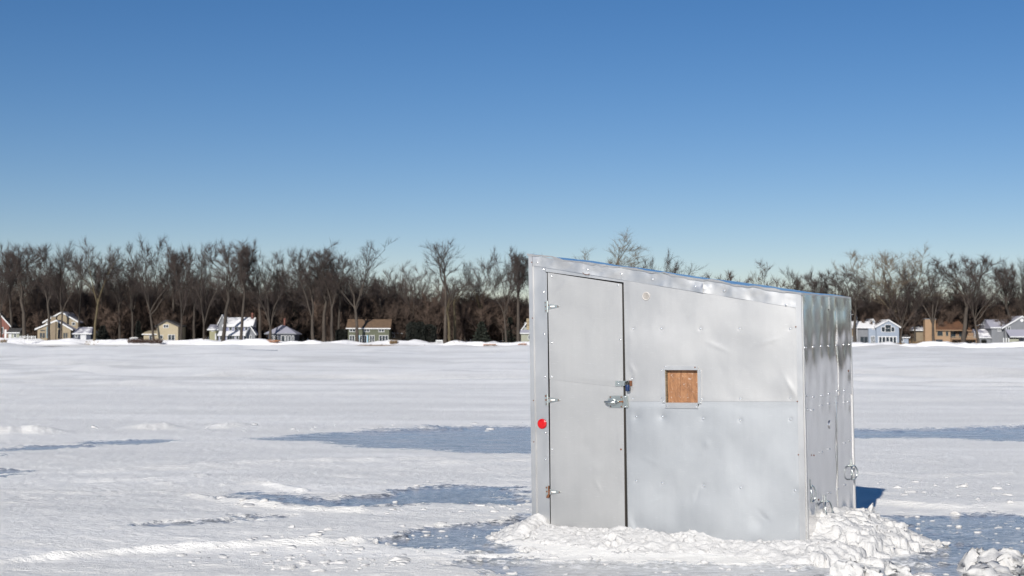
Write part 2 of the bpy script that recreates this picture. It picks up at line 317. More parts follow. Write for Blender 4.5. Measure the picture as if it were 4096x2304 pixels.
def snow_height(X, Y, want_bare=False):
    R = np.hypot(X, Y); far = sstep(22, 60, R); near = 1 - sstep(12, 45, R)
    z = 0.032 + 0.012 * fbm(X / 5, Y / 2.2, 3, 4)
    z += far * (0.05 * fbm(X / 26, Y / 4.2, 11, 5, 0.6) + 0.08 * np.maximum(fbm(X / 9, Y / 1.3, 17, 4), 0))
    band = np.exp(-((np.log(np.maximum(R, 1)) - math.log(75)) / 0.45) ** 2)      # churned tracks crossing the far half of the lake
    z += band * 0.20 * np.abs(noise(X / 30, Y / 2.1, 23)) * (0.6 + 0.4 * noise(X / 3, Y / 1.1, 24))
    z += band * 0.16 * np.maximum(noise(X / 2.4, Y / 1.6, 25), 0) ** 2
    lr = np.log(np.maximum(R, 1)); z += sstep(44, 55, R) * (1 - sstep(320, 345, R)) * .0017 * R * (fbm(X / 22, 26 * lr + X / 70, 311, 3, .75) + .5 * np.maximum(noise(X / 5, 30 * lr, 313), 0))
    lens = 1 - sstep(60, 160, R)
    z += lens * 0.007 * fbm(X / 0.7 + Y / 2.0, Y / 0.33, 31, 4, 0.55)
    z += near * 0.0045 * fbm(X / 0.16, Y / 0.11, 37, 3, 0.6)
    for P, h, w in RIDGES:
        lo = np.min(P, 0) - 4 * w; hi = np.max(P, 0) + 4 * w
        k = np.where((X > lo[0]) & (X < hi[0]) & (Y > lo[1]) & (Y < hi[1])); 
        if not len(k[0]): continue
        x, y = X[k], Y[k]; d, t, T = line_d(P, x, y)
        wn_ = .6 * w * (1 + 0.35 * fbm(x / 0.5, y / 0.5, 41, 3)); z[k] += .85 * h * np.exp(-(d / np.maximum(wn_, 0.03)) ** 2) * (0.9 + 0.25 * fbm(x / 0.25, y / 0.25, 43, 3))
    tread = np.exp(-(line_d([gv(-60, 1256), gv(180, 1254), gv(430, 1247)], X, Y)[0] / .20) ** 2); z -= tread * .022 * np.maximum(noise(X / .11, Y / .10, 321) + .1, 0)
    hole = np.zeros_like(z); bare = np.full_like(z, -3.0)
    for i, (P, w, rg, sc) in enumerate(PATCHES):
        lo = np.min(P, 0) - 4 * w - 1; hi = np.max(P, 0) + 4 * w + 1
        k = np.where((X > lo[0]) & (X < hi[0]) & (Y > lo[1]) & (Y < hi[1]))
        if not len(k[0]): continue
        x, y = X[k], Y[k]; s = poly_sd(P, x, y) / w
        nz = fbm(x / (1.5 * sc), y / (0.55 * sc), 53 + i, 6, 0.62)
        fine = fbm(x / 0.16, y / 0.06, 91 + i, 3, 0.6)
        e = np.clip(s, -2.5, 2.2) - 0.15 + rg * (1.25 * nz + 0.35 * fine)
        bare[k] = np.maximum(bare[k], np.clip(s, -2.5, (2.2, .95, .9, 1.3, .8, .8, 1.25, 2.0)[i]) + 0.8 * rg * nz); hole[k] = np.maximum(hole[k], sstep(-0.3, 1.6, e))
    z += far * 0.16
    z -= hole * (0.045 + np.maximum(z - 0.015, 0) * sstep(0, .6, hole))
    z = np.where(hole > 0, np.maximum(z, .004 + .012 * (1 - hole)), z)
    if not want_bare: return z
    st = sstep(-0.25, 0.45, fbm(X / 26, 24 * np.log(np.maximum(R, 1)) + X / 90, 301, 4, .8)); st2 = sstep(0.0, 0.5, fbm(X / 7, Y / 0.9, 305, 4, .6))
    track = sstep(44, 50, R) * (0.05 + 0.95 * st) + (1 - sstep(44, 50, R)) * .42 + (1 - far) * .55 * st2 * sstep(.1, .5, fbm(X / 6, Y / 1.6, 309, 3)) + far * .25 * st2  # far streaks: sunlight on churned slopes put in as whiter snow colour
    return z, bare, np.clip(track, 0, 1)
inv = np.linspace(1 / 8.0, 1 / 350.0, 395)
rad = np.concatenate([np.linspace(0.6, 7.6, 12), 1 / inv, [420, 600, 1000, 2000, 5000]])
ang = np.concatenate([np.radians(np.linspace(-23.5, 23.5, 860)), np.radians(np.linspace(23.5, 336.5, 92)[1:-1])])
Rr, Aa = np.meshgrid(rad, ang, indexing='ij'); X, Y = Rr * np.sin(Aa), Rr * np.cos(Aa)
Z, BARE, FRESH_SUNLIT = snow_height(X, Y, True)
o = grid_mesh('snow_ground', np.stack([X, Y, Z], -1).reshape(-1, 3)[:, :], len(rad), len(ang), M['ground_snow'], wrap=True)
tag(o, 'wind-packed white snow spread over the frozen lake', kind='structure')
o.data.flip_normals()                     # the polar order winds the faces downwards
a_ = o.data.attributes.new('bare', 'FLOAT', 'POINT'); a_.data.foreach_set('value', BARE.ravel().astype(np.float32))
a_ = o.data.attributes.new('fresh_sunlit', 'FLOAT', 'POINT'); a_.data.foreach_set('value', FRESH_SUNLIT.ravel().astype(np.float32))
n = 96; ri = [0.01, 8, 40, 200, 1000, 5200]
V = np.array([(r * math.sin(2 * math.pi * k / n), r * math.cos(2 * math.pi * k / n), -0.0) for r in ri for k in range(n)])
o = grid_mesh('lake_ice', V, len(ri), n, M['ice'], wrap=True); o.data.flip_normals()
tag(o, 'bare blue-grey lake ice showing through the snow', kind='structure')

# ------------------------------------------------------------------ far shore
SHORE = np.array([(-520, 372), (-300, 358), (-125, 348), (0, 343), (118, 338), (150, 325), (190, 300), (228, 240), (252, 130), (262, -200)], float)
def resample(P, step):
    out = []
    for a, b in zip(P[:-1], P[1:]):
        n = max(2, int(np.linalg.norm(b - a) / step)); out += [a + (b - a) * k / n for k in range(n)]
    return np.array(out + [P[-1]])
SP = resample(SHORE, 1.5)
for _ in range(30): SP[1:-1] = (SP[:-2] + 2 * SP[1:-1] + SP[2:]) / 4
tg = np.gradient(SP, axis=0); tg /= np.linalg.norm(tg, axis=1)[:, None]; NRM = np.stack([-tg[:, 1], tg[:, 0]], -1)
NRM[NRM[:, 1] + 0.6 * NRM[:, 0] < 0] *= -1
offs = np.array([-3.5, -2, -0.8, 0, 0.8, 1.6, 2.6, 3.8, 5.5, 8, 12, 18, 40, 120, 400, 1800]); hz = np.array([-.15, .08, .32, .6, .92, 1.18, 1.28, 1.25, 1.08, .95, .97, 1.0, 1.1, 1.4, 2, 6])
V = []
for k, (of, h) in enumerate(zip(offs, hz)):
    p = SP + NRM * of; wv = NRM * (1.6 * fbm(SP[:, 0] / 9, SP[:, 1] / 9, 5, 3))[:, None]
    if k < 9: p = p + wv
    am = 0.55 if 1 < k < 9 else (0.12 if k < 13 else 0)
    z = h + am * fbm(p[:, 0] / 4.5, p[:, 1] / 1.7, 77, 4) + (0.25 * fbm(p[:, 0] / 22, p[:, 1] / 22, 79, 2) if 2 < k < 9 else 0)
    V.append(np.concatenate([p, z[:, None]], 1))
def mat_shore():
    m, nt, bs = new_mat('shore_ground'); L = nt.links; bs.inputs['Roughness'].default_value = 0.7
    a = tex(nt, coords(nt, (1, 0.6, 1)), 0.16, 6, 0.62); b = tex(nt, coords(nt), 1.4, 5, 0.7)
    ad = N(nt, 'ShaderNodeMath', operation='MULTIPLY_ADD'); L.new(b, ad.inputs[0]); ad.inputs[1].default_value = 0.5; L.new(a, ad.inputs[2])
    r = ramp(nt, ad.outputs[0], [(0.48, (0.16, 0.13, 0.07)), (0.56, (0.33, 0.27, 0.19)), (0.60, (0.84, 0.84, 0.87)), (0.9, (0.88, 0.88, 0.90))]); L.new(r.outputs[0], bs.inputs['Base Color'])
    bump(nt, bs, b, 0.6, 0.3); return m
M['shore'] = mat_shore()
o = grid_mesh('shore_terrain', np.array(V).reshape(-1, 3), len(offs), len(SP), M['shore']); tag(o, 'snow-covered far shore with hummocks of pushed-up snow', kind='structure')
if o.data.polygons[0].normal.z < 0: o.data.flip_normals()
def shore_z(x): return 0.95
# ------------------------------------------------------------------ the aluminium ice-fishing hut
TH, LEAN, W, D_HUT, UP = math.radians(29.92), math.radians(1.21), 2.44, 1.287, 0.16
ex = np.array([math.cos(TH), -math.sin(TH), 0]); ey = np.array([math.sin(TH), math.cos(TH), 0]); ez = np.array([0, 0, 1.0])
ex2 = math.cos(LEAN) * ex + math.sin(LEAN) * ez; ez2 = math.cos(LEAN) * ez - math.sin(LEAN) * ex
HO = np.array([2.323, 11.245, UP]) - W * ex2
def HUT(x, y, z): return HO + x * ex2 + y * ey + z * ez2
hut = empty('ice_fishing_hut', label='silver aluminium-clad ice fishing hut with slanted roof standing in piled snow', cat='hut')
hut.matrix_world = Matrix(((ex2[0], ey[0], ez2[0], HO[0]), (ex2[1], ey[1], ez2[1], HO[1]), (ex2[2], ey[2], ez2[2], HO[2]), (0, 0, 0, 1)))
ZB = -0.14
def ytop(x): return 2.351 + (1.927 - 2.351) * (x + 0.018) / 2.465       # roof line along the front

FRONT_SCREWS = [(.973, 1.685), (1.235, 1.680), (1.583, 1.672), (1.922, 1.665), (2.346, 1.655), (.960, 1.097), (1.915, 1.099), (2.335, 1.103), (.987, .947), (1.227, .949), (1.588, .936), (1.911, .926), (2.331, .937),
                (.976, .408), (1.215, .399), (1.582, .388), (1.901, .383), (2.356, .376), (.955, 1.265), (1.228, 1.10), (1.586, 1.094)]
DENTS = [(.35, 2.05, .16, .010), (1.02, 2.0, .14, .008), (1.9, 1.45, .35, -.010), (2.15, 1.6, .22, .012), (1.2, 1.5, .3, .008), (1.7, 1.62, .13, -.007), (2.3, 1.2, .09, .010), (2.25, 1.85, .12, .006), (1.05, .12, .22, .012), (1.3, .25, .18, -.010), (.95, .05, .10, -.012),
         (1.75, .2, .3, .008), (2.1, .25, .2, -.008), (1.55, .6, .4, .006), (2.2, .7, .3, -.006), (1.1, .75, .22, .007), (1.62, .73, .03, .004), (.5, .7, .05, -.004), (.62, .35, .2, .005), (.45, 1.7, .3, -.006), (.6, .5, .06, .004), (2.05, .12, .06, -.008), (1.0, 1.23, .09, -.006), (.3, .3, .25, .005)]
def relief(x, z, amp=1.0, seed=0):        # how far the sheet bulges from its plane, towards -y
    y = amp * 0.0024 * fbm(x / 0.6, z / 0.55, 101 + seed, 3) + amp * 0.00035 * fbm(x / 0.12, z / 0.16, 111 + seed, 3)
    for cx, cz, r, h in DENTS: y += amp * 0.36 * h * np.exp(-((x - cx) ** 2 + (z - cz) ** 2) / (r * r))
    for ax_, az_, bx_, bz_, h_ in CREASES:
        ex_, ez_ = bx_ - ax_, bz_ - az_; t_ = np.clip(((x - ax_) * ex_ + (z - az_) * ez_) / (ex_ * ex_ + ez_ * ez_), 0, 1); d2 = (x - ax_ - t_ * ex_) ** 2 + (z - az_ - t_ * ez_) ** 2; y += .42 * h_ * np.exp(-d2 / .016 ** 2) * np.sin(math.pi * np.clip(t_, .05, .95))
    return y
CREASES = [(2.28, 1.30, 2.40, 1.08, .004), (2.02, .22, 2.16, .10, -.004), (.90, .10, .98, -.08, .005), (1.50, .24, 1.56, .40, -.003), (2.05, 1.52, 2.30, 1.60, .003), (1.60, 1.58, 1.85, 1.47, .003), (1.02, .62, 1.20, .55, .0025), (.58, .42, .66, .30, .0025), (2.36, .06, 2.40, .20, -.004), (.25, 2.02, .40, 2.14, .003), (1.0, 1.29, .93, 1.40, .004), (1.25, .30, 1.05, .20, .003)]
def sheet(name, quad, y0, mat, parent, res=0.014, amp=1.0, dimples=(), hole=None, seed=0, pin=True, plane='front', thick=0.004, ripple=None):
    # quad: bottom-left, bottom-right, top-right, top-left in the sheet's own plane
    q = np.array(quad, float); nx = max(2, int(np.linalg.norm(q[1] - q[0]) / res) + 1); nz = max(2, int(np.linalg.norm(q[3] - q[0]) / res) + 1)
    u, v = np.meshgrid(np.linspace(0, 1, nx), np.linspace(0, 1, nz)); U, Vv = u[..., None], v[..., None]
    P = (1 - U) * (1 - Vv) * q[0] + U * (1 - Vv) * q[1] + U * Vv * q[2] + (1 - U) * Vv * q[3]
    x, z = P[..., 0], P[..., 1]; b = relief(x, z, amp, seed) if ripple is None else ripple(x, z)
    for cx, cz in dimples:
        r2 = (x - cx) ** 2 + (z - cz) ** 2
        b = b * (1 - 0.6 * np.exp(-r2 / 0.05 ** 2)) - 0.0022 * np.exp(-r2 / 0.013 ** 2) * (0.4 + 1.2 * ((cx * 7.3 + cz * 3.1) % 1))
    if pin:                               # edges are nailed down
        e = np.minimum(np.minimum(u * (nx - 1), (1 - u) * (nx - 1)), np.minimum(v * (nz - 1), (1 - v) * (nz - 1))) * res
        b = b * (0.25 + 0.75 * sstep(0, 0.06, e))
    yy = y0 - b
    top = np.stack([x, yy, z], -1) if plane == 'front' else np.stack([W + 0.004 - (y0 - b) * 0 + b - y0, x, z], -1)
    Vt = top.reshape(-1, 3); keep = None
    if hole is not None:
        cx = (x[:-1, :-1] + x[1:, 1:]) / 2; cz = (z[:-1, :-1] + z[1:, 1:]) / 2
        keep = ~((cx > hole[0]) & (cx < hole[1]) & (cz > hole[2]) & (cz < hole[3]))
    o = grid_mesh(name, Vt, nz, nx, mat, parent, keep)
    if thick:                             # turned-back edge
        ring = [(0, i) for i in range(nx)] + [(j, nx - 1) for j in range(1, nz)] + [(nz - 1, i) for i in range(nx - 2, -1, -1)] + [(j, 0) for j in range(nz - 2, 0, -1)]
        a = np.array([top[j, i] for j, i in ring]); bk = a.copy()
        if plane == 'front': bk[:, 1] += thick
        else: bk[:, 0] -= thick
        n = len(ring); ed = mesh_obj('sheet_edge', np.concatenate([a, bk]), [(i, i + n, (i + 1) % n + n, (i + 1) % n) for i in range(n)], mat, o)
    return o
HOLE = (1.255, 1.560, 1.045, 1.350)
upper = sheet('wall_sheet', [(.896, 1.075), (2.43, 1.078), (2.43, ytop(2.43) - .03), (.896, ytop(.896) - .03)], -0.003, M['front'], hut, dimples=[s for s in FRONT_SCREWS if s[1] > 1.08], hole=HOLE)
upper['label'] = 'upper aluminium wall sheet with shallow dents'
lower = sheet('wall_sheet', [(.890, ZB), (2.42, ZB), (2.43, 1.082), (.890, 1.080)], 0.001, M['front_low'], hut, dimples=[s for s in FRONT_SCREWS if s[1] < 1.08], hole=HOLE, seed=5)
sheet('wall_strip', [(.00, ZB), (.136, ZB), (.150, 1.08), (.012, 1.08)], 0.001, M['trim'], hut, amp=.5, seed=3)
sheet('wall_strip', [(.00, 1.075), (.140, 1.075), (.140, 2.25), (.012, 2.27)], -0.002, M['trim'], hut, amp=.5, seed=4)
sheet('door_header', [(.142, 2.203), (.896, 2.080), (.896, 2.13), (.142, 2.26)], -0.001, M['trim'], hut, amp=.5)
sheet('door_header_joint', [(.138, -.05), (.150, -.05), (.158, 2.19), (.142, 2.20)], -0.004, M['trim'], hut, amp=.3, res=.02).name = 'door_jamb'
# timber carcass behind the sheets
c = MB()
c.prism([(0.02, ZB + .01), (W - .02, ZB + .01), (W - .02, ytop(W) - .045), (0.02, ytop(0) - .045)], 0.05, D_HUT - .02); c.build('timber_carcass', M['dark_core'], hut)
c = MB().prism([(-.012, ZB), (.012, ZB), (.012, ytop(0) - .03), (-.012, ytop(0) - .03)], 0.03, D_HUT); c.build('end_wall', M['side'], hut)
c = MB().prism([(0, ZB), (W - .01, ZB), (W - .01, ytop(W) - .03), (0, ytop(0) - .03)], D_HUT - .012, D_HUT); c.build('back_wall', M['side'], hut)
# door
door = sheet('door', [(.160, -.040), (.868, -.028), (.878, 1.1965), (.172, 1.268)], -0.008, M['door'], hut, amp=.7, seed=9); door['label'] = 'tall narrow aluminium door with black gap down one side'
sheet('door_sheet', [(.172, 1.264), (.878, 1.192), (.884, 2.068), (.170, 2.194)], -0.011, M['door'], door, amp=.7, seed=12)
MB().prism([(.157, -.043), (.876, -.031), (.890, 2.060), (.167, 2.196)], 0.002, 0.045).build('door_core', M['dark_core'], door)
MB().prism([(.884, .0), (.891, .0), (.896, 2.06), (.890, 2.06)], -.004, 0.03).build('gasket', M['gasket'], door)
MB().prism([(.20, -.062), (.870, -.052), (.868, -.034), (.160, -.046)], -0.010, 0.02).build('threshold', M['old_wood'], hut)
# corner trims and roof flashing
def lath(name, pts, y0, y1, mat, parent=hut): return MB().prism(pts, y0, y1).build(name, mat, parent)
o = lath('corner_trim', [(-.024, ZB), (.022, ZB), (.021, 2.349), (-.018, 2.352)], -0.014, 0.03, M['trim'])
o = lath('corner_trim', [(2.388, ZB), (2.437, ZB), (2.447, 1.929), (2.404, 1.936)], -0.012, 0.012, M['trim'])
MB().box(2.4375, 2.4500, 0.0125, .035, ZB, 1.915).build('corner_trim', M['trim'], hut)
def flash(x0, x1, y0, seed):
    f0, f1 = ytop(x0), ytop(x1); bz = lambda x: 2.262 + (1.821 - 2.262) * (x - .021) / 2.378
    n = 90
    def rp(x, z): return 0.003 * fbm(x / .16, z / .1, 200 + seed, 3) + 0.004 * np.exp(-((x - .42) ** 2 / .02)) + 0.006 * np.exp(-((x - 1.62) / .06) ** 2) * (z < 2.02)
    return sheet('roof_flashing', [(x0, bz(x0)), (x1, bz(x1)), (x1, f1 + .004), (x0, f0 + .004)], y0, M['trim'], hut, ripple=rp, pin=False)
flash(.024, 1.62, -.0115, 1); flash(1.585, 2.402, -.0075, 2)
# roof sheet, with its rolled and buckled front lip
nx, ny = 170, 60; xs = np.linspace(-.03, W + .015, nx); ys = np.linspace(-.022, D_HUT + .02, ny); XX, YY = np.meshgrid(xs, ys)
ZZ = np.vectorize(ytop)(XX) + .010 + .006 * fbm(XX / .3, YY / .4, 301, 3) + .012 * np.exp(-(YY + .02) ** 2 / .02 ** 2) * np.clip(fbm(XX / .13, YY * 0, 305, 2), 0, 1)
roof = grid_mesh('roof', np.stack([XX, YY, ZZ], -1).reshape(-1, 3), ny, nx, M['roof'], hut)
lip = np.concatenate([np.stack([xs, ys[0] + 0 * xs, ZZ[0]], -1), np.stack([xs, ys[0] + .003 + 0 * xs, ZZ[0] - .016 - .008 * noise(xs / .05, xs * 0, 3)], -1)])
mesh_obj('roof_lip', lip, [(i, i + nx, i + nx + 1, i + 1) for i in range(nx - 1)], M['trim'], roof, smooth=True)
lip = np.concatenate([np.stack([xs[-1] + 0 * ys, ys, ZZ[:, -1]], -1), np.stack([xs[-1] - .003 + 0 * ys, ys, ZZ[:, -1] - .02], -1)])
mesh_obj('roof_lip', lip, [(i, i + ny, i + ny + 1, i + 1) for i in range(ny - 1)], M['trim'], roof, smooth=True)
# right-hand side: thin bright sheets that bow between their screw rows
SIDE_SCREWS = [(.047, 1.842), (.276, 1.845), (.493, 1.837), (.854, 1.839), (1.113, 1.844), (.06, 1.505), (.265, 1.51), (.467, 1.514), (.676, 1.515), (.891, 1.521), (1.086, 1.526), (1.235, 1.527), (.06, 1.121), (.243, 1.106), (.465, 1.111), (.653, 1.119), (.880, 1.137), (1.068, 1.135), (.06, 1.014), (.22, 1.002), (.448, 1.029), (.652, 1.037), (.835, 1.036), (1.07, 1.035), (1.208, 1.033),
               (.201, .642), (.418, .653), (.621, .665), (.82, .674), (1.051, .687), (1.201, .699), (.612, .307), (.821, .321), (1.021, .337), (.3, .28), (1.2, 1.30)]
def side_rip(x, z):
    col = 0.0030 * np.cos(2 * math.pi * x / .205 + 0.9 * noise(z / .5, z * 0 + 3, 7)) * (0.55 + 0.45 * noise(x / .4, z / .35, 403)) 
    dip = 0.0
    for cx, cz in SIDE_SCREWS: dip = dip - 0.0045 * np.exp(-((x - cx) ** 2 / .05 ** 2 + (z - cz) ** 2 / .09 ** 2))
    return col + dip + 0.0035 * fbm(x / .45, z / .4, 407, 2) + 0.0012 * fbm(x / .10, z / .30, 411, 2)
def side(name, quad, off, **k): return sheet(name, quad, -off, M['side'], hut, res=.012, ripple=side_rip, pin=False, plane='side', **k)
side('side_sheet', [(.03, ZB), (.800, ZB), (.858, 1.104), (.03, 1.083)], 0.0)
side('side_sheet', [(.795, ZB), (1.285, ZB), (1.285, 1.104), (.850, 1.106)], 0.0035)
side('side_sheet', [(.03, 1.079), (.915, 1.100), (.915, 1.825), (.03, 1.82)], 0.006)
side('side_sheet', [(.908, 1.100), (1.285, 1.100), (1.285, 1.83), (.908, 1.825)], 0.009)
side('side_flashing', [(.012, 1.809), (.690, 1.822), (.690, 1.925), (.012, 1.925)], 0.013)
side('side_flashing', [(.678, 1.814), (1.292, 1.822), (1.292, 1.926), (.678, 1.926)], 0.0165)
MB().box(2.440, 2.456, 1.2875, 1.305, ZB, 1.92).build('corner_trim', M['trim'], hut)
# dark split where the side sheet has sprung open, and the small oval plug
MB().prism([(0, 0), (.004, .05), (.009, .30), (.003, .62), (0, .62), (-.003, .3)], 0, .001).build('open_seam', M['gasket'], hut).matrix_local = Matrix(((0, 1, 0, W + .0105), (1, 0, 0, .815), (0, 0, 1, .34), (0, 0, 0, 1)))
MB().disc((W + .012, .655, .865), (1, 0, 0), [(.035, -.006), (.035, .0006)], 24).build('plug', M['side'], hut)

# screws
sm = MB().disc((0, 0, 0), (0, -1, 0), [(.0095, -.002), (.0095, .0015), (.0055, .0022), (.0052, .0052), (.003, .0062)], 10)
screw0 = sm.build('screw', M['screw'], hut); screw_me = screw0.data; rust_me = screw_me.copy(); rust_me.materials[0] = M['rust']
bpy.data.objects.remove(screw0)
def screw(x, y, z, rot=None, rusty=False, s=1.0, parent=None):
    o = link('screw', rust_me if rusty else screw_me, parent or hut, (x, y, z)); s *= .85; o.scale = (s, s, s)
    if rot: o.rotation_euler = rot
    return o
for i, (x, z) in enumerate(FRONT_SCREWS): screw(x, -0.001, z)
for x, z in [(.074, 2.286), (.562, 2.201), (.882, 2.150), (1.17, 2.095), (1.55, 2.02), (1.80, 1.975), (2.32, 1.845)]: screw(x, -.014, z)
for x, z in [(.126, 2.223), (.123, 2.023), (.124, 1.657), (.122, 1.285), (.118, .80), (.115, .57), (.112, .05), (.885, 2.108)]: screw(x, -.004, z)
for x, z in [(.213, 2.159), (.847, 2.056), (.202, 1.581), (.860, 1.594), (.196, 1.285), (.852, 1.225)]: screw(x, -.013, z, parent=door)
for x, z, r in [(.185, .658, 0), (.845, .671, 1), (.180, -.016, 0), (.546, -.012, 0)]: screw(x, -.010, z, rusty=r, parent=door)
for x, z in [(.015, 2.29), (.014, 1.80), (.010, 1.08), (.008, .72)]: screw(x, -.014, z, rusty=True, s=.7)
for x, z in [(2.398, 1.67), (2.396, 1.08), (2.394, .66)]: screw(x, -.013, z, rusty=True, s=.7)
for i, (y, z) in enumerate(SIDE_SCREWS):
    b = float(side_rip(np.array([y]), np.array([z]))[0]); screw(W + .014 + b, y, z, (0, 0, math.pi / 2), rusty=i in (25, 35, 34))
# window: four flanged strips round a recessed plywood board
fr = M['trim']
win = lath('window_frame', [(1.263, 1.338), (1.556, 1.333), (1.557, 1.366), (1.263, 1.372)], -.0135, 0, fr)
lath('frame_strip', [(1.255, 1.022), (1.550, 1.019), (1.549, 1.062), (1.262, 1.065)], -.0135, 0, fr, win)
lath('frame_strip', [(1.231, 1.062), (1.2635, 1.062), (1.2625, 1.347), (1.229, 1.347)], -.0105, 0, fr, win)
lath('frame_strip', [(1.5495, 1.058), (1.579, 1.058), (1.585, 1.337), (1.5555, 1.337)], -.0105, 0, fr, win)
lath('reveal', [(1.256, 1.06), (1.2665, 1.06), (1.2665, 1.341), (1.256, 1.341)], .0005, .046, M['old_wood'], win)
lath('reveal', [(1.5475, 1.06), (1.5575, 1.06), (1.5575, 1.341), (1.5475, 1.341)], .0005, .046, fr, win)
lath('reveal', [(1.2667, 1.3345), (1.5473, 1.3345), (1.5473, 1.343), (1.2667, 1.343)], .0005, .046, fr, win)
lath('reveal', [(1.2667, 1.055), (1.5473, 1.055), (1.5473, 1.0655), (1.2667, 1.0655)], .0005, .046, fr, win)
o = lath('plywood_board', [(1.2665, 1.065), (1.5475, 1.065), (1.5475, 1.336), (1.2665, 1.336)], .036, .049, M['ply'], win); o['label'] = 'orange-brown weathered plywood board filling the window'
for x, z, r in [(1.270, 1.362, 0), (1.533, 1.356, 1), (1.236, 1.333, 0), (1.577, 1.325, 0), (1.245, 1.075, 0), (1.570, 1.068, 0), (1.277, 1.037, 0), (1.533, 1.031, 0)]: screw(x, -.0135, z, rusty=r, s=.75, parent=win)
# round vent
v = MB().disc((1.102, -.004, 1.956), (0, -1, 0), [(.037, -.004), (.037, .004), (.033, .007), (.027, .007), (.026, .002)], 28).build('vent', M['white_vent'], hut, True)
for k in range(5):
    z = 1.956 + (k - 2) * .0095; w = math.sqrt(.0245 ** 2 - (z - 1.956) ** 2); MB().hexa([(1.102 - w, -.008, z - .003), (1.102 + w, -.008, z - .003), (1.102 + w, -.004, z - .001), (1.102 - w, -.004, z - .001), (1.102 - w, -.011, z + .001), (1.102 + w, -.011, z + .001), (1.102 + w, -.006, z + .003), (1.102 - w, -.006, z + .003)]).build('slat', M['white_vent'], v)
# red reflector
o = MB().disc((.087, -.003, .877), (0, -1, 0), [(.0435, -.002), (.0435, .005), (.040, .008), (.02, .0095)], 36).build('reflector', M['red'], hut, True); o['label'] = 'round bright red plastic reflector'
# strap hinges
def hinge(x, z, rusty):
    h = MB().box(x - .032, x - .006, -.0085, -.0045, z - .049, z + .049).build('hinge', M['zinc'], hut)
    MB().tube([(x, -.011, z - .05), (x, -.011, z + .05)], .0062, 8).build('knuckle', M['rust'] if rusty > 1 else M['zinc'], h)
    MB().prism([(x + .006, z - .024), (x + .114, z - .007), (x + .118, z), (x + .114, z + .007), (x + .006, z + .024)], -.0165, -.012).build('strap', M['zinc'], h)
    MB().prism([(x + .030, z - .006), (x + .074, z - .005), (x + .074, z + .007), (x + .030, z + .006)], -.0178, -.0172).build('sticker', M['paper'], h)
    if rusty > 1: MB().prism([(x - .026, z - .052), (x + .002, z - .056), (x + .014, z - .01), (x + .016, z + .018), (x + .004, z + .026), (x - .004, z - .02)], -.0172, -.0166).build('rust_patch', M['rust'], h)
    for dx, dz, yy in [(-.022, .034, -.009), (-.020, 0, -.009), (-.018, -.036, -.009), (.014, .012, -.017), (.034, -.009, -.017), (.106, 0, -.017)]: screw(x + dx, yy, z + dz, rusty=True, s=.62 if rusty < 1 or dx > -.019 else .95, parent=h)
hinge(.162, 1.896, 0); hinge(.152, 1.085, 1); hinge(.146, .292, 2)
# hasp with blue padlock
hp = MB().box(.807, .866, -.0185, -.0125, 1.203, 1.248).box(.810, .816, -.0225, -.018, 1.203, 1.248).box(.857, .863, -.0225, -.018, 1.203, 1.248).build('hasp', M['zinc'], hut)
MB().box(.867, .940, -.025, -.021, 1.206, 1.248).build('hasp_strap', M['zinc'], hp); MB().box(.925, .958, -.013, -.004, 1.206, 1.250).build('staple_plate', M['rust'], hp)
screw(.836, -.019, 1.226, parent=hp, s=.8)
MB().tube([(.918 + .014 * math.cos(a), -.034, 1.222 + .020 * math.sin(a)) for a in np.linspace(0, math.pi, 9)] + [(.904, -.034, 1.205)], .0032, 6).build('padlock_shackle', M['gasket'], hp, True)
lk = MB().disc((.930, -.036, 1.161), (0, 0, 1), [(.015, 0), (.0185, .004), (.019, .046), (.0165, .054)], 16).build('padlock', M['blue_lock'], hp, True); lk['label'] = 'small dark blue padlock'
MB().tube([(.921, -.036, 1.21), (.921, -.036, 1.238), (.930, -.036, 1.246), (.939, -.036, 1.238), (.939, -.036, 1.21)], .0035, 7).build('padlock_shackle', M['gasket'], hp, True)
# slide-bolt latch with pull handle
lt = MB().box(.745, .872, -.0165, -.0125, 1.022, 1.122).build('latch', M['zinc'], hut)
MB().box(.738, .868, -.026, -.017, 1.045, 1.102).build('bolt_housing', M['zinc'], lt); MB().box(.8805, .918, -.016, -.006, 1.022, 1.122).build('keeper', M['zinc'], lt)
MB().box(.884, .914, -.027, -.0165, 1.045, 1.102).build('keeper_loop', M['zinc'], lt); MB().tube([(.84, -.021, 1.073), (.884, -.021, 1.073)], .008, 8).build('bolt', M['rust'], lt)
MB().tube([(.722, -.027, 1.072), (.724, -.047, 1.071), (.742, -.060, 1.069), (.780, -.064, 1.066), (.815, -.060, 1.069), (.832, -.047, 1.072), (.834, -.027, 1.073)], [.011, .011, .012, .0135, .012, .011, .011], 10).build('pull_handle', M['zinc'], lt, True)
MB().disc((.778, -.0265, 1.071), (0, -1, 0), [(.030, 0), (.030, .004), (.026, .005)], 20).build('rose', M['zinc'], lt)
for x, z, r in [(.758, 1.111, 1), (.860, 1.111, 1), (.895, 1.113, 0), (.758, 1.033, 1), (.860, 1.031, 1), (.897, 1.032, 0)]: screw(x, -.017, z, rusty=r, s=.8, parent=lt)
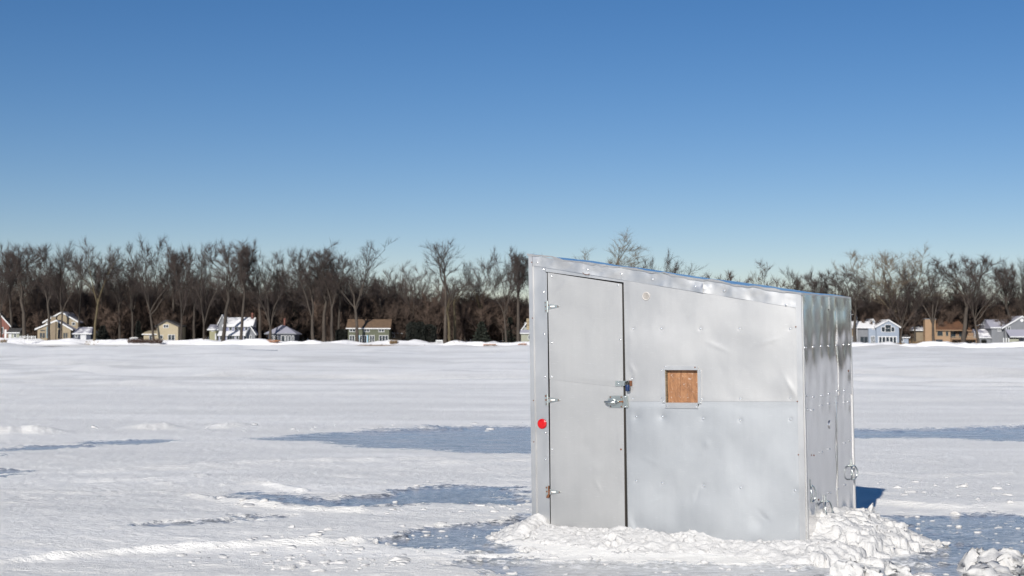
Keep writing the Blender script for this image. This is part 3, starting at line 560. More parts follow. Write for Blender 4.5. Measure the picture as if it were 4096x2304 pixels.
# lifting handles on the side
def ring_handle(y, z, w, hh, lab):
    x = W + .012
    h = MB().box(x, x + .006, y - .011, y + .011, z + hh, z + hh + .055).build('lifting_handle', M['zinc'], hut); h['label'] = lab
    pts = []
    for a in np.linspace(math.pi / 2, -math.pi * 1.5, 33)[:-1]:
        ca, sa = math.cos(a), math.sin(a); pts.append((x + .016 + .016 * (1 - abs(sa)), y + w * np.sign(ca) * abs(ca) ** .6, z + hh * np.sign(sa) * abs(sa) ** .75))
    pts.append(pts[0])
    MB().tube(pts, .0062, 7, caps=False).build('ring', M['zinc'], h, True)
    MB().tube([(x + .014, y - .014, z + hh), (x + .014, y + .014, z + hh)], .009, 8).build('ring_clip', M['zinc'], h)
    for dz in (.02, .043): screw(x + .006, y, z + hh + dz, (0, 0, math.pi / 2), s=.7, parent=h)
ring_handle(.075, .345, .050, .062, 'steel ring handle beside the front corner'); ring_handle(.455, .165, .085, .085, 'steel ring handle half buried in snow'); ring_handle(1.205, .425, .075, .058, 'steel ring handle at the rear corner')
# end of a weathered beam poking out on the far side
o = MB().box(-.075, -.0125, .035, .75, 1.70, 1.80).build('beam_end', M['old_wood'], hut); o['label'] = 'weathered timber beam end poking out past the corner'
# wire clip under the flashing
MB().tube([(.515 + .065 * t, -.0175, 2.178 - .012 * t - .014 * math.sin(math.pi * t)) for t in np.linspace(0, 1, 9)], .0022, 5).build('wire_clip', M['rust'], hut)

# ------------------------------------------------------------------ snow piled round the hut
def bank_height(lx, ly):
    dx = np.maximum(np.maximum(-lx, lx - W), 0); dy = np.maximum(np.maximum(-ly, ly - D_HUT), 0); d = np.hypot(dx, dy)
    a = np.arctan2(np.where(ly < 0, ly, np.where(ly > D_HUT, ly - D_HUT, 0)), np.where(lx < 0, lx, np.where(lx > W, lx - W, 0)))
    right = sstep(-0.9, -0.15, a) * (1 - sstep(0.9, 1.6, a)) * (lx > W)
    left = (lx < 0) * (1 - sstep(2.1, 2.9, np.abs(a)) * 0)
    ext = 0.50 + 0.16 * noise(lx / .6, ly / .6, 61) + 0.16 * right; ext = np.where(lx < 0, 0.42 + .10 * noise(lx / .3, ly / .4, 63), ext); ext = np.where(ly > D_HUT, .4, ext)
    hw = 0.115 + 0.015 * noise(lx / .3, ly * 0, 65) + .045 * np.clip(lx / W, 0, 1)
    hw = np.where(lx > W - .02, .15 + .17 * sstep(0.0, .38, ly) - .03 * sstep(.6, 1.2, ly), hw); hw = np.where(lx < 0.12, .14 + .05 * np.exp(-((lx - .03) / .08) ** 2), hw)
    t = np.clip(d / np.maximum(ext, .05), 0, 3)
    return np.where(t < 1, hw * (1 - t) ** 0.9 * (1 + .35 * t), -0.09 * (t - 1)), d, t
def local(x, y, D=0):                     # world xy to hut xy
    q = np.stack([x - HO[0], y - HO[1]], -1); return q @ ex[:2], q @ ey[:2]
gx = np.arange(-.75, W + 1.35, .0108); gy = np.arange(-1.0, D_HUT + .5, .0108); LX, LY = np.meshgrid(gx, gy)
BZ, BD, BT = bank_height(LX, LY)
BZ += (.034 * fbm(LX / .30, LY / .20, 71, 6, .62)) * np.clip(1.2 - BT * .6, 0, 1)
r_ = random.Random(5)
for k in range(620):                      # clods lying on the pile
    on_right = r_.random() < .62
    if on_right: cx, cy = W + .05 + r_.random() ** .8 * 1.05, r_.uniform(-.55, D_HUT + .1)
    else: cx, cy = r_.uniform(-.5, W + .3), -.03 - r_.random() * .62
    h0, d0, t0 = [float(q) for q in bank_height(np.array(cx), np.array(cy))]
    if t0 > 1.12: continue
    rr = (.008 + .052 * r_.random() ** 2.6) * (1.15 if on_right else .85); rx, ry = rr * r_.uniform(.8, 2.4 if on_right else 1.5), rr * r_.uniform(.7, 1.1); th = r_.uniform(-1.0, .5)
    i0, i1 = np.searchsorted(gx, [cx - .13, cx + .13]); j0, j1 = np.searchsorted(gy, [cy - .13, cy + .13])
    x, y = LX[j0:j1, i0:i1] - cx, LY[j0:j1, i0:i1] - cy; u = (x * math.cos(th) + y * math.sin(th)) / rx; v = (-x * math.sin(th) + y * math.cos(th)) / ry
    e = u * u + v * v + .45 * noise((x + cx) / .018, (y + cy) / .018, 73) + .3 * noise((x + cx) / .04, (y + cy) / .04, 74); q_ = np.clip(1 - e, 0, 1); top = np.maximum(BZ[j0:j1, i0:i1].mean(), -.02) + rr * ((np.sqrt(q_) if k % 3 == 0 else np.minimum(1, 2.2 * q_) * .8 + .35 * u * ((k % 5) - 2) / 2 + .3 * v * ((k % 7) - 3) / 3) - .25)
    BZ[j0:j1, i0:i1] = np.where(e < 1, np.maximum(BZ[j0:j1, i0:i1], top), BZ[j0:j1, i0:i1])
wx = HO[0] + LX * ex[0] + LY * ey[0]; wy = HO[1] + LX * ex[1] + LY * ey[1]
BZ += .0028 * fbm(LX / .045, LY / .045, 75, 3, .6)
inside = (LX > .10) & (LX < W - .1) & (LY > .10) & (LY < D_HUT - .1); BZ = np.where(inside, -.03, BZ)
keep = (BZ > -.06); keep = keep[:-1, :-1] | keep[1:, 1:] | keep[:-1, 1:] | keep[1:, :-1]
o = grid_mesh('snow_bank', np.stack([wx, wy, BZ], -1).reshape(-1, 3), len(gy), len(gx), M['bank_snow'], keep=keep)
tag(o, 'lumpy white snow shovelled up round the foot of the hut', 'snow bank', kind='stuff')
# ------------------------------------------------------------------ loose snow
def ico(sub):
    import bmesh
    bm = bmesh.new(); bmesh.ops.create_icosphere(bm, subdivisions=sub, radius=1.0)
    v = np.array([p.co[:] for p in bm.verts]); f = np.array([[q.index for q in p.verts] for p in bm.faces]); bm.free(); return v, f
ICO2, ICO3, ICO4 = ico(2), ico(3), ico(4)
def lump(base, seed, rough=.35):
    v = base[0].copy(); n = fbm(v[:, 0] * 1.3 + v[:, 2] * .7 + seed * 3.1, v[:, 1] * 1.3 - v[:, 2] * .9 + seed * 1.7, seed, 4, .55)
    m = fbm(v[:, 1] * 2.2 + 9, v[:, 2] * 2.2 + seed, seed + 40, 3)
    v = v * (1 + .6 * rough * n + rough * .25 * m)[:, None]; rp = np.random.default_rng(seed)
    for _ in range(9):                     # broken faces
        q = rp.normal(size=3); q /= np.linalg.norm(q); v = v - q * np.maximum(v @ q - rp.uniform(.5, .85), 0)[:, None]
    return v
LV, LF = [], []
def scatter(zone, n, r0, r1, seed, pw=2.0):
    rs = random.Random(seed); P = [gv(*p) for p in zone]; lo, hi = np.min(P, 0), np.max(P, 0); k = 0; tries = 0
    while k < n and tries < n * 30:
        tries += 1; x, y = rs.uniform(lo[0], hi[0]), rs.uniform(lo[1], hi[1])
        if poly_sd(P, np.array([x]), np.array([y]))[0] < 0: continue
        lx, ly = local(np.array(x), np.array(y))
        if -.35 < lx < W + .9 and -.5 < ly < D_HUT + .1: continue
        r = r0 + (r1 - r0) * rs.random() ** pw; base = ICO3 if r > .045 else ICO2
        v = lump(base, rs.randrange(500), .55) * np.array([r * rs.uniform(1, 1.9), r * rs.uniform(.8, 1.3), r * rs.uniform(.35, .8)])
        a = rs.uniform(-1, 1); c, s = math.cos(a), math.sin(a); v = v @ np.array([[c, s, 0], [-s, c, 0], [0, 0, 1]])
        z = max(float(snow_height(np.array([[x]]), np.array([[y]]))[0, 0]), 0); v[:, 2] = np.where(v[:, 2] < -.1 * r, -.1 * r + (v[:, 2] + .1 * r) * .3, v[:, 2]); v += (x, y, z - r * .05)
        LF.append(base[1] + sum(len(q) for q in LV)); LV.append(v); k += 1
scatter([(430, 1410), (760, 1330), (1000, 1370), (1120, 1400), (1000, 1449), (400, 1449)], 130, .006, .045, 1, 3.5)
scatter([(640, 1400), (900, 1385), (1060, 1420), (980, 1449), (660, 1449)], 100, .006, .050, 2, 3.5)
scatter([(480, 1250), (620, 1268), (900, 1290), (1200, 1280), (1330, 1270), (1330, 1300), (900, 1300), (600, 1280)], 55, .008, .05, 3, 3)
scatter([(700, 1215), (1330, 1215), (1330, 1300), (900, 1300)], 26, .008, .05, 4, 3)
scatter([(2200, 1200), (2580, 1205), (2580, 1300), (2230, 1300)], 55, .008, .055, 5, 3.2)
scatter([(2240, 1300), (2580, 1300), (2580, 1449), (2150, 1449), (2290, 1385)], 90, .004, .032, 6, 4)
scatter([(1000, 1330), (1330, 1310), (1250, 1400), (980, 1400)], 60, .005, .035, 7, 3.5)
scatter([(1150, 1400), (2150, 1420), (2150, 1449), (1150, 1449)], 80, .006, .035, 8, 3)
scatter([(0, 1085), (700, 1070), (1330, 1065), (1330, 1085), (600, 1095), (0, 1105)], 22, .02, .10, 9, 3)
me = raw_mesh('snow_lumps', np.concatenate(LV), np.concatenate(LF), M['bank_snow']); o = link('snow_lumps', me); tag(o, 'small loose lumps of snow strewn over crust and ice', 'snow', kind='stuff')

# crumbs over the bank
CV, CF = [], []; ICO1 = ico(1); rc = np.random.default_rng(9); nc = 0
for _ in range(1500):
    i, j = rc.integers(2, len(gx) - 2), rc.integers(2, len(gy) - 2); z = BZ[j, i]
    if z < -.03 or inside[j, i] or (0 < gx[i] < W and 0 < gy[j] < D_HUT): continue
    s_ = .004 + .014 * rc.random() ** 2.5; v = ICO1[0] * (1 + .35 * rc.normal(size=(len(ICO1[0]), 1))) * s_ * np.array([rc.uniform(.8, 1.5), rc.uniform(.8, 1.3), rc.uniform(.6, 1)]) + (wx[j, i], wy[j, i], z + s_ * .3)
    CF.append(ICO1[1] + nc); CV.append(v); nc += len(v)
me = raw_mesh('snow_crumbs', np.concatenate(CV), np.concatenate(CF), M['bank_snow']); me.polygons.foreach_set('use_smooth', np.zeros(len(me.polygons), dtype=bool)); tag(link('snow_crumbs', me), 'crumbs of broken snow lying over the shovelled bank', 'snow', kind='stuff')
def block(px, py, w, h, dpt, seed, label, rough=.22, tilt=(0, 0, 0), sharp=1.0):
    v = lump(ICO4, seed, rough); v = np.sign(v) * np.abs(v) ** sharp
    v *= np.array([w / 2, dpt / 2, h / 2]); v += .030 * min(w, h, .2) / .15 * np.stack([fbm(v[:, 0] / .09 + k * 5, v[:, 2] / .09 + v[:, 1] / .11 + k, seed + 60 + k, 4, .6) for k in range(3)], -1); v += .006 * np.stack([noise(v[:, 0] / .03 + k * 7, v[:, 2] / .03 + v[:, 1] / .03, seed + k) for k in range(3)], -1)
    o = mesh_obj('snow_block', v, ICO4[1], M['bank_snow'], None, True); x, y = ground(px, py)
    o.rotation_euler = tilt; o.location = (x, y, h * .40); tag(o, label, 'snow block', 'chunks of snow and ice lying about the hut'); return o
o = block(3437, 2075, .055, .22, .06, 3, 'thin upright finger of ice stuck in the snow bank', .15, (0.05, .22, 0)); q_ = HUT(W + .20, 1.10, 0); o.location = (q_[0], q_[1], .27)
block(3905, 2285, .30, .19, .25, 11, 'jagged upright snow block at the bottom right corner', .5, (0, -.25, .3), .85)
block(4020, 2300, .46, .20, .30, 12, 'wide flat-topped snow slab beside the jagged block', .3, (.1, .1, .2), .75)
block(3985, 2350, .55, .18, .35, 14, 'large snow block in front of the flat-topped slab', .35, (0, .05, .5), .8)
block(3400, 2318, .28, .13, .2, 15, 'rounded snow block at the bottom edge below the hut corner', .3, (0, 0, .2), .85)
block(3488, 2312, .17, .10, .15, 16, 'small rounded snow block beside a pointed ice slab', .3, (0, 0, -.2), .85)
block(3590, 2322, .26, .13, .12, 17, 'pointed tilted ice slab at the bottom edge', .4, (0, .42, -.1), .7)
block(3700, 2325, .22, .06, .14, 18, 'low flat ice slab lying beside the pointed slab', .3, (0, -.1, .1), .75)
block(3747, 2188, .065, .045, .06, 19, 'smaller of two snow lumps side by side on dark ice', .3)
block(3786, 2186, .085, .05, .07, 20, 'larger of two snow lumps side by side on dark ice', .3)
block(3625, 2196, .12, .065, .08, 21, 'oblong snow lump fallen past the end of the bank', .3)
block(3590, 2150, .06, .06, .06, 22, 'small snow lump behind the oblong fallen lump', .35)
block(2165, 2222, .085, .05, .07, 25, 'snow lump with dark underside at the foot of the bank below the door', .3)
block(2100, 2215, .13, .09, .10, 24, 'round snow lump at the bank foot below the red reflector', .25)
block(2045, 2054, .085, .05, .07, 26, 'rounded snow lump on crust just outside the hut corner', .3)
block(1505, 2180, .06, .05, .05, 27, 'peaked snow lump near the edge of the slushy pool', .4)

# ------------------------------------------------------------------ bare trees
def mat_bark(name, c1, c2):
    m, nt, bs = new_mat(name); L = nt.links; bs.inputs['Roughness'].default_value = 0.9
    a = tex(nt, coords(nt, (1, 1, .25)), 1.6, 5, .65); oi = N(nt, 'ShaderNodeObjectInfo')
    r = ramp(nt, a, [(.3, c2), (.7, c1)]); h = N(nt, 'ShaderNodeHueSaturation'); L.new(r.outputs[0], h.inputs['Color'])
    mr = N(nt, 'ShaderNodeMapRange'); L.new(oi.outputs['Random'], mr.inputs[0]); mr.inputs[3].default_value = .75; mr.inputs[4].default_value = 1.25; L.new(mr.outputs[0], h.inputs['Value'])
    L.new(h.outputs[0], bs.inputs['Base Color']); return m
M['bark'] = mat_bark('grey_brown_bark', (.066, .053, .042), (.028, .022, .018)); M['twig'] = mat_bark('dark_twigs', (.058, .043, .038), (.030, .022, .020))
M['wood'] = mat_bark('woodland_twigs', (.085, .062, .050), (.046, .034, .028)); M['wood2'] = mat_bark('brush_twigs', (.092, .062, .047), (.050, .034, .027))
M['pale_bark'] = mat_bark('pale_bark', (.19, .155, .10), (.09, .072, .05)); M['pale_twig'] = mat_bark('pale_twigs', (.17, .135, .09), (.09, .07, .05))
M['red_twig'] = mat_bark('reddish_twigs', (.088, .050, .038), (.046, .027, .021)); M['olive_bark'] = mat_bark('olive_bark', (.115, .09, .045), (.045, .036, .022))

class Tree:
    def __init__(s, seed): s.r = np.random.default_rng(seed); s.T = [[], []]; s.C = [[], []]; s.nT = s.nC = 0
    def put(s, pts, rad, crown, n):
        pts = np.array(pts); rad = np.array(rad); d = np.gradient(pts, axis=0); d /= np.linalg.norm(d, axis=1)[:, None] + 1e-9
        ref = np.where(np.abs(d[:, 2:3]) < .9, np.array([[0, 0, 1.0]]), np.array([[1.0, 0, 0]])); a = np.cross(d, ref); a /= np.linalg.norm(a, axis=1)[:, None] + 1e-9; b = np.cross(d, a)
        an = np.arange(n) * 2 * math.pi / n
        V = (pts[:, None] + rad[:, None, None] * (a[:, None] * np.cos(an)[None, :, None] + b[:, None] * np.sin(an)[None, :, None])).reshape(-1, 3)
        m = len(pts); i = np.arange(m - 1)[:, None] * n + np.arange(n)[None]; j = np.arange(m - 1)[:, None] * n + (np.arange(n)[None] + 1) % n
        q = np.stack([i, j, j + n, i + n], -1).reshape(-1, 4); t = np.concatenate([q[:, [0, 1, 2]], q[:, [0, 2, 3]]])
        if crown: s.C[0].append(V); s.C[1].append(t + s.nC); s.nC += len(V)
        else: s.T[0].append(V); s.T[1].append(t + s.nT); s.nT += len(V)
    def spikes(s, P, D, L, w):            # many fine twigs at once, three-sided and tapering to a point
        n = len(P)
        if not n: return
        D = D / (np.linalg.norm(D, axis=1)[:, None] + 1e-9); a = np.cross(D, s.r.normal(size=(n, 3))); a /= np.linalg.norm(a, axis=1)[:, None] + 1e-9; b = np.cross(D, a)
        ring = [P + w * (a * math.cos(k * 2.094) + b * math.sin(k * 2.094)) for k in range(3)]; V = np.stack(ring + [P + D * L[:, None]], 1).reshape(-1, 3)
        k = np.arange(n)[:, None] * 4; t = np.concatenate([k + np.array([[0, 1, 3]]), k + np.array([[1, 2, 3]]), k + np.array([[2, 0, 3]])])
        s.C[0].append(V); s.C[1].append(t + s.nC); s.nC += len(V)
    def path(s, p, d, L, n, wob, trop):
        pts = [np.array(p, float)]; d = np.array(d, float); ds = []
        for k in range(n):
            d = d + s.r.normal(size=3) * wob + np.array([0, 0, trop]); d /= np.linalg.norm(d); pts.append(pts[-1] + d * L / n); ds.append(d)
        return pts, ds
    def side(s, d, ang):
        a = np.cross(d, s.r.normal(size=3)); a /= np.linalg.norm(a) + 1e-9; return d * math.cos(ang) + a * math.sin(ang)
    def data(s, name, mt, mc):
        T = raw_mesh(name + '_trunk', np.concatenate(s.T[0]), np.concatenate(s.T[1]), mt); C = raw_mesh(name + '_crown', np.concatenate(s.C[0]), np.concatenate(s.C[1]), mc); return T, C
def make_tree(seed, H=22.0, fork=.30, limbs=5, spread=.40, n2=13, n3=7, n4=7, trop=.055, leader=False, r0=.28, wob=.13, ang2=.78, tw=.021, l2=.26, low=False, twl=1.5, lean=0.0):
    t = Tree(seed); R = t.r
    tl = fork * H; pts, ds = t.path((0, 0, -.8), (lean, 0, 1), tl + .8, 7, .05 if not low else .03, .04); rr = np.linspace(r0 * 1.25, r0 * .8, 8); rr[0] *= 1.3; t.put(pts, rr, False, 7)
    top, d0 = pts[-1], ds[-1]; L1 = []
    for k in range(limbs):
        az = 2 * math.pi * (k + R.uniform(-.3, .3)) / limbs; sp = spread * R.uniform(.55, 1.3)
        if leader and k == 0: sp = .05
        d = np.array([math.sin(sp) * math.cos(az) + lean * .6, math.sin(sp) * math.sin(az), math.cos(sp)])
        st = top if R.random() < .6 else pts[-2] + (top - pts[-2]) * R.random()
        L = (H - st[2]) * R.uniform(.78, 1.0) / max(math.cos(sp * .75), .5); L = L if not (leader and k == 0) else H - st[2]
        p, dd = t.path(st, d, L, 9, wob, trop * .55); ra = r0 * (.52 if limbs > 3 else .62) * R.uniform(.75, 1.1); t.put(p, np.linspace(ra, .03, 10), False, 5); L1.append((p, dd, L, ra))
    tips = []
    for p, dd, L, ra in L1:
        for j in range(n2):
            u = (.12 + .86 * (j + R.random()) / n2) * 9; i = min(int(u), 8); f = u - i; q = p[i] + (p[i + 1] - p[i]) * f
            l = H * l2 * (1.15 - .72 * u / 9) * R.uniform(.65, 1.2); d = t.side(dd[i], ang2 * R.uniform(.7, 1.25)); d[2] += .15
            p2, d2 = t.path(q, d / np.linalg.norm(d), l, 5, wob * 1.3, trop); t.put(p2, np.linspace(max(.03, ra * .28 * (1 - .6 * u / 9)), .018, 6), True, 4)
            for m in range(n3):
                u2 = (.2 + .8 * (m + R.random()) / n3) * 5; i2 = min(int(u2), 4); q2 = p2[i2] + (p2[i2 + 1] - p2[i2]) * (u2 - i2)
                l3 = l * .48 * R.uniform(.6, 1.25); d = t.side(d2[i2], .62 * R.uniform(.6, 1.3)); d[2] += .12
                p3, d3 = t.path(q2, d / np.linalg.norm(d), l3, 3, .14, trop); t.put(p3, [.026, .022, .018, .012], True, 3); tips.append((p3, d3, l3))
    P, D, Ls = [], [], []
    for p3, d3, l3 in tips:
        for m in range(n4):
            i = R.integers(0, 3); P.append(p3[i] + (p3[i + 1] - p3[i]) * R.random()); d = t.side(d3[i], R.uniform(.2, .8)); d[2] += .22; D.append(d); Ls.append(twl * R.uniform(.5, 1.3))
    t.spikes(np.array(P), np.array(D), np.array(Ls), tw); return t
KIND = {}
def kind(name, mt='bark', mc='twig', **k): KIND[name] = make_tree(**k).data(name, M[mt], M[mc])
kind('vase_a', seed=1); kind('vase_b', seed=2, fork=.30, limbs=6, spread=.34); kind('vase_c', seed=3, fork=.42, limbs=4, spread=.45, mt='olive_bark')
kind('tall_a', seed=4, fork=.45, limbs=4, spread=.20, leader=True, n2=12, l2=.19); kind('tall_b', seed=5, fork=.38, limbs=3, spread=.16, leader=True, n2=15, l2=.17); kind('tall_c', seed=6, fork=.5, limbs=5, spread=.25, n2=10, l2=.18)
kind('fork_a', seed=7, fork=.14, limbs=4, spread=.24, n2=13, l2=.19, low=True, r0=.42); kind('fork_b', seed=8, fork=.22, limbs=3, spread=.30, n2=15, l2=.2, low=True, r0=.38)
kind('open_a', seed=9, fork=.36, limbs=5, spread=.42, n2=9, n3=5, n4=6, l2=.26, wob=.16, tw=.018); kind('open_b', seed=10, fork=.52, limbs=3, spread=.4, n2=9, n3=6, n4=7, l2=.2, wob=.18, tw=.018)
kind('pale_a', seed=11, fork=.34, limbs=5, spread=.62, n2=11, n3=7, n4=7, l2=.3, wob=.12, mt='pale_bark', mc='pale_twig', tw=.017); kind('pale_b', seed=12, fork=.2, limbs=6, spread=.5, n2=11, n3=7, n4=8, mt='pale_bark', mc='pale_twig', tw=.017)
kind('round_a', seed=13, H=16, fork=.18, limbs=6, spread=.62, n2=10, n3=8, n4=8, l2=.26, r0=.25, mc='red_twig', twl=1.2); kind('round_b', seed=14, H=16, fork=.22, limbs=6, spread=.55, n2=10, n3=8, n4=8, r0=.25, twl=1.2)
kind('lean_a', seed=15, fork=.55, limbs=3, spread=.3, n2=9, n3=6, n4=6, lean=.16, r0=.36, mt='olive_bark')
KH, KW = {}, {}
for k_, (a_, b_) in KIND.items():
    q_ = np.empty(len(b_.vertices) * 3, np.float32); b_.vertices.foreach_get('co', q_); q_ = q_.reshape(-1, 3); KH[k_] = np.percentile(q_[:, 2], 99.7); KW[k_] = 2 * np.percentile(np.abs(q_[:, :2]), 96)
def tree(px, top, D, kd, wide, label, rot=None, base=None):
    b = at(px, 1372, D); zt = at(px, top, D)[2]; z0 = .9; Hh = zt - z0
    t = empty('bare_tree', (b[0], b[1], z0), label, 'tree', 'bare trees along the far shore'); s = 1.03 * Hh / KH[kd]; w_ = wide * 225 * D / F_PX / KW[kd]; t.scale = (w_, w_, s)
    t.rotation_euler = (0, 0, rot if rot is not None else random.uniform(0, 6.28))
    link('trunk', KIND[kd][0], t); link('crown', KIND[kd][1], t); return t
TREES = [
 (6, 985, 352, 'vase_b', .7, 'bare tree with leaning trunk at the left edge of the picture'), (48, 992, 356, 'tall_c', .8, 'bare tree just right of the red brick house'), (97, 986, 351, 'tall_a', .85, 'bare tree left of the tan gabled house'),
 (196, 992, 350, 'tall_b', .75, 'slim bare tree in front of the left half of the tan house'), (243, 984, 349, 'vase_a', .85, 'dark bare tree before the right half of the tan house'), (312, 1012, 357, 'open_b', .55, 'thin open bare tree at the dark annex of the tan house'),
 (375, 974, 350, 'vase_c', 1.0, 'stout dark bare tree with wide fan crown right of the tan house'), (428, 1050, 362, 'tall_c', .7, 'first slim trunk right of the stout dark fan-crowned tree'), (480, 1030, 360, 'tall_b', .7, 'second slim trunk right of the stout dark fan-crowned tree'), (531, 1018, 358, 'open_a', .8, 'yellowish bare tree between tan house and cream gabled house'),
 (614, 958, 350, 'vase_b', 1.05, 'tallest broad bare tree beside the cream gabled house'), (690, 1000, 359, 'tall_c', .8, 'bare tree right behind the cream gabled house'), (722, 976, 350, 'fork_b', .75, 'low-forking bare tree right of the cream gabled house'), (778, 1010, 357, 'tall_b', .7, 'narrow bare tree midway between cream house and blue house'),
 (816, 974, 350, 'fork_a', .65, 'twin-trunked bare tree left of the olive cottage'), (893, 974, 349, 'tall_a', .85, 'bare tree before the left end of the snowy-roofed blue house'), (964, 986, 349, 'tall_c', .85, 'bare tree before the right half of the snowy-roofed blue house'), (1042, 1000, 352, 'tall_b', .8, 'bare tree just right of the snowy-roofed blue house'),
 (1080, 998, 348, 'fork_a', 1.0, 'wide V-shaped bare tree with four pale limbs by the hip-roofed cottage'), (1165, 1030, 364, 'vase_c', .8, 'bare tree behind the right end of the hip-roofed cottage'), (1253, 978, 349, 'fork_b', 1.1, 'thick double-trunked bare tree right of the hip-roofed cottage'), (1296, 1005, 353, 'tall_a', .8, 'straight bare tree beside the thick double-trunked one'),
 (1330, 1010, 350, 'tall_b', .8, 'first bare tree left of the dark green house'), (1352, 1040, 356, 'open_b', .7, 'thin bare tree touching the left end of the dark green house'), (1431, 966, 348, 'open_a', 1.05, 'tall open-crowned bare tree in front of the dark green house'), (1532, 1112, 362, 'open_b', 1.0, 'short crooked bare tree behind the right end of the dark green house'),
 (1660, 1062, 360, 'vase_a', .95, 'bare tree rising behind the dark clipped evergreens'), (1720, 1075, 368, 'round_a', .9, 'reddish round-crowned tree left of the tall lone tree'), (1780, 970, 348, 'open_b', .9, 'tall lone bare tree standing above its neighbours near the white bench'), (1800, 1150, 348, 'lean_a', .7, 'slanting olive trunk beside the tall lone tree'),
 (1822, 1110, 352, 'lean_a', .8, 'second slanting trunk right of the tall lone tree'), (1860, 1080, 362, 'round_a', .9, 'reddish tree between the slanting trunks and the spruces'), (1936, 1038, 357, 'vase_c', .9, 'bare tree behind the dark spruce left of the hut'), (2025, 1006, 352, 'vase_a', .85, 'second bare tree left of the hut corner'), (2072, 1002, 349, 'tall_c', .9, 'bare tree closest to the hut corner'),
 (2165, 1040, 360, 'vase_b', .8, 'dark bare tree top showing past the high corner of the hut roof'), (2420, 957, 352, 'pale_b', 1.7, 'pale bushy tree rising above the hut roof'), (2640, 1018, 356, 'vase_c', .8, 'dark bare tree above the middle of the hut roof'), (2730, 1050, 360, 'open_a', .8, 'thin-topped bare tree right of the dark one above the roof'),
 (2990, 1052, 358, 'round_a', 1.5, 'wide reddish-brown crown above the right half of the roof'), (3110, 1085, 362, 'pale_b', .9, 'pale thin tree right of the reddish crown'), (3210, 1082, 358, 'vase_b', .8, 'dark bare tree above the low end of the hut roof'), (3300, 1080, 357, 'round_b', 1.0, 'dense bare tree behind the low corner of the hut'),
 (3421, 1085, 348, 'tall_b', .85, 'yellowish trunk in front of the left wing of the grey-blue house'), (3475, 1100, 362, 'vase_b', .7, 'bare tree behind the left wing of the grey-blue house'), (3556, 1004, 356, 'pale_a', 1.7, 'big spreading pale tree over the grey-blue house'), (3600, 1100, 350, 'round_b', .9, 'dark bushy tree at the right corner of the grey-blue house'),
 (3659, 1075, 350, 'vase_a', .8, 'bare tree between the grey-blue house and the brown house'), (3736, 1034, 348, 'fork_b', 1.0, 'fan-crowned forked tree before the tan chimney of the brown house'), (3850, 1030, 348, 'tall_a', 1.0, 'straight bare tree before the balcony of the brown house'), (3914, 1034, 347, 'vase_b', 1.0, 'bare tree at the right end of the brown house'),
 (4062, 1060, 347, 'tall_c', .9, 'slim bare tree in front of the grey snow-roofed house'), (4092, 1036, 352, 'vase_a', .8, 'bare tree at the right edge of the picture'),
]
for t_ in TREES: tree(*t_)

# the wood behind, one mass: trees and brush set out along the shore
woods_col = bpy.data.collections.new('wood_sources')
def src(name, **k):
    t = make_tree(**k); V = np.concatenate([np.concatenate(t.T[0]), np.concatenate(t.C[0])]); nt_ = sum(len(q) for q in t.T[0])
    me = raw_mesh(name, V, np.concatenate([np.concatenate(t.T[1]), np.concatenate(t.C[1]) + nt_]), k.pop('_m', M['twig'])); return me
WM = [src('w1', seed=21, limbs=4, n2=8, n3=6, n4=6, tw=.03, r0=.26), src('w2', seed=22, fork=.45, limbs=4, spread=.25, n2=9, n3=6, n4=6, tw=.03, r0=.26), src('w3', seed=23, fork=.25, limbs=5, spread=.4, n2=8, n3=6, n4=6, tw=.03, r0=.25), src('w4', seed=24, fork=.1, limbs=7, spread=.5, n2=9, n3=6, n4=7, tw=.034, H=10, r0=.12, l2=.28), src('w5', seed=25, fork=.06, limbs=8, spread=.6, n2=9, n3=6, n4=7, tw=.034, H=8, r0=.10, l2=.3)]
for k in range(5): WM[k].materials[0] = M['wood2' if k > 2 else 'wood']
for i, me in enumerate(WM):
    o = bpy.data.objects.new('wood_source', me); woods_col.objects.link(o)
pts, at_s, at_r, at_i = [], [], [], []
rw = random.Random(3)
def along(k, off): return SP[k] + NRM[k] * off
nSP = len(SP); ix0 = int(np.argmin(np.abs(SP[:, 0] + 170))); ix1 = nSP - 1
for k in range(ix0, ix1):
    x, y = SP[k]; vis = abs(x) < 150 and y > 300
    for rep in range(7 if vis else 4):
        off = rw.uniform(17, 95); p = along(k, off)
        if rw.random() > (.62 if vis else .16): continue
        kd = rw.choice([0, 1, 2, 0, 1, 2, 3]); pts.append((p[0], p[1], .9)); at_i.append(kd); at_r.append(rw.uniform(0, 6.28))
        hgt = (rw.uniform(.62, .9) if not vis else (rw.uniform(.8, .95) if x < -33 and rw.random() < .14 else rw.uniform(.5, .8) if x < -33 else rw.uniform(.40, .58) if x < 70 else rw.uniform(.45, .66))); at_s.append(hgt if kd < 3 else rw.uniform(.8, 1.2))
    for rep in range(5 if vis else 1):
        off = rw.uniform(15, 60); p = along(k, off); pts.append((p[0], p[1], .8)); at_i.append(rw.choice([3, 4, 4])); at_r.append(rw.uniform(0, 6.28)); at_s.append(rw.uniform(.55, 1.25))
me = bpy.data.meshes.new('shore_wood'); me.from_pydata(pts, [], [])
for nm, tp, dat in (('wscale', 'FLOAT', at_s), ('wrot', 'FLOAT', at_r), ('wkind', 'INT', at_i)):
    a = me.attributes.new(nm, tp, 'POINT'); a.data.foreach_set('value', dat)
wood = link('shore_wood', me); tag(wood, 'brown mass of bare woodland and brush behind the shore houses', 'woodland', kind='stuff')
ng = bpy.data.node_groups.new('wood_scatter', 'GeometryNodeTree'); ng.interface.new_socket('Geometry', in_out='INPUT', socket_type='NodeSocketGeometry'); ng.interface.new_socket('Geometry', in_out='OUTPUT', socket_type='NodeSocketGeometry')
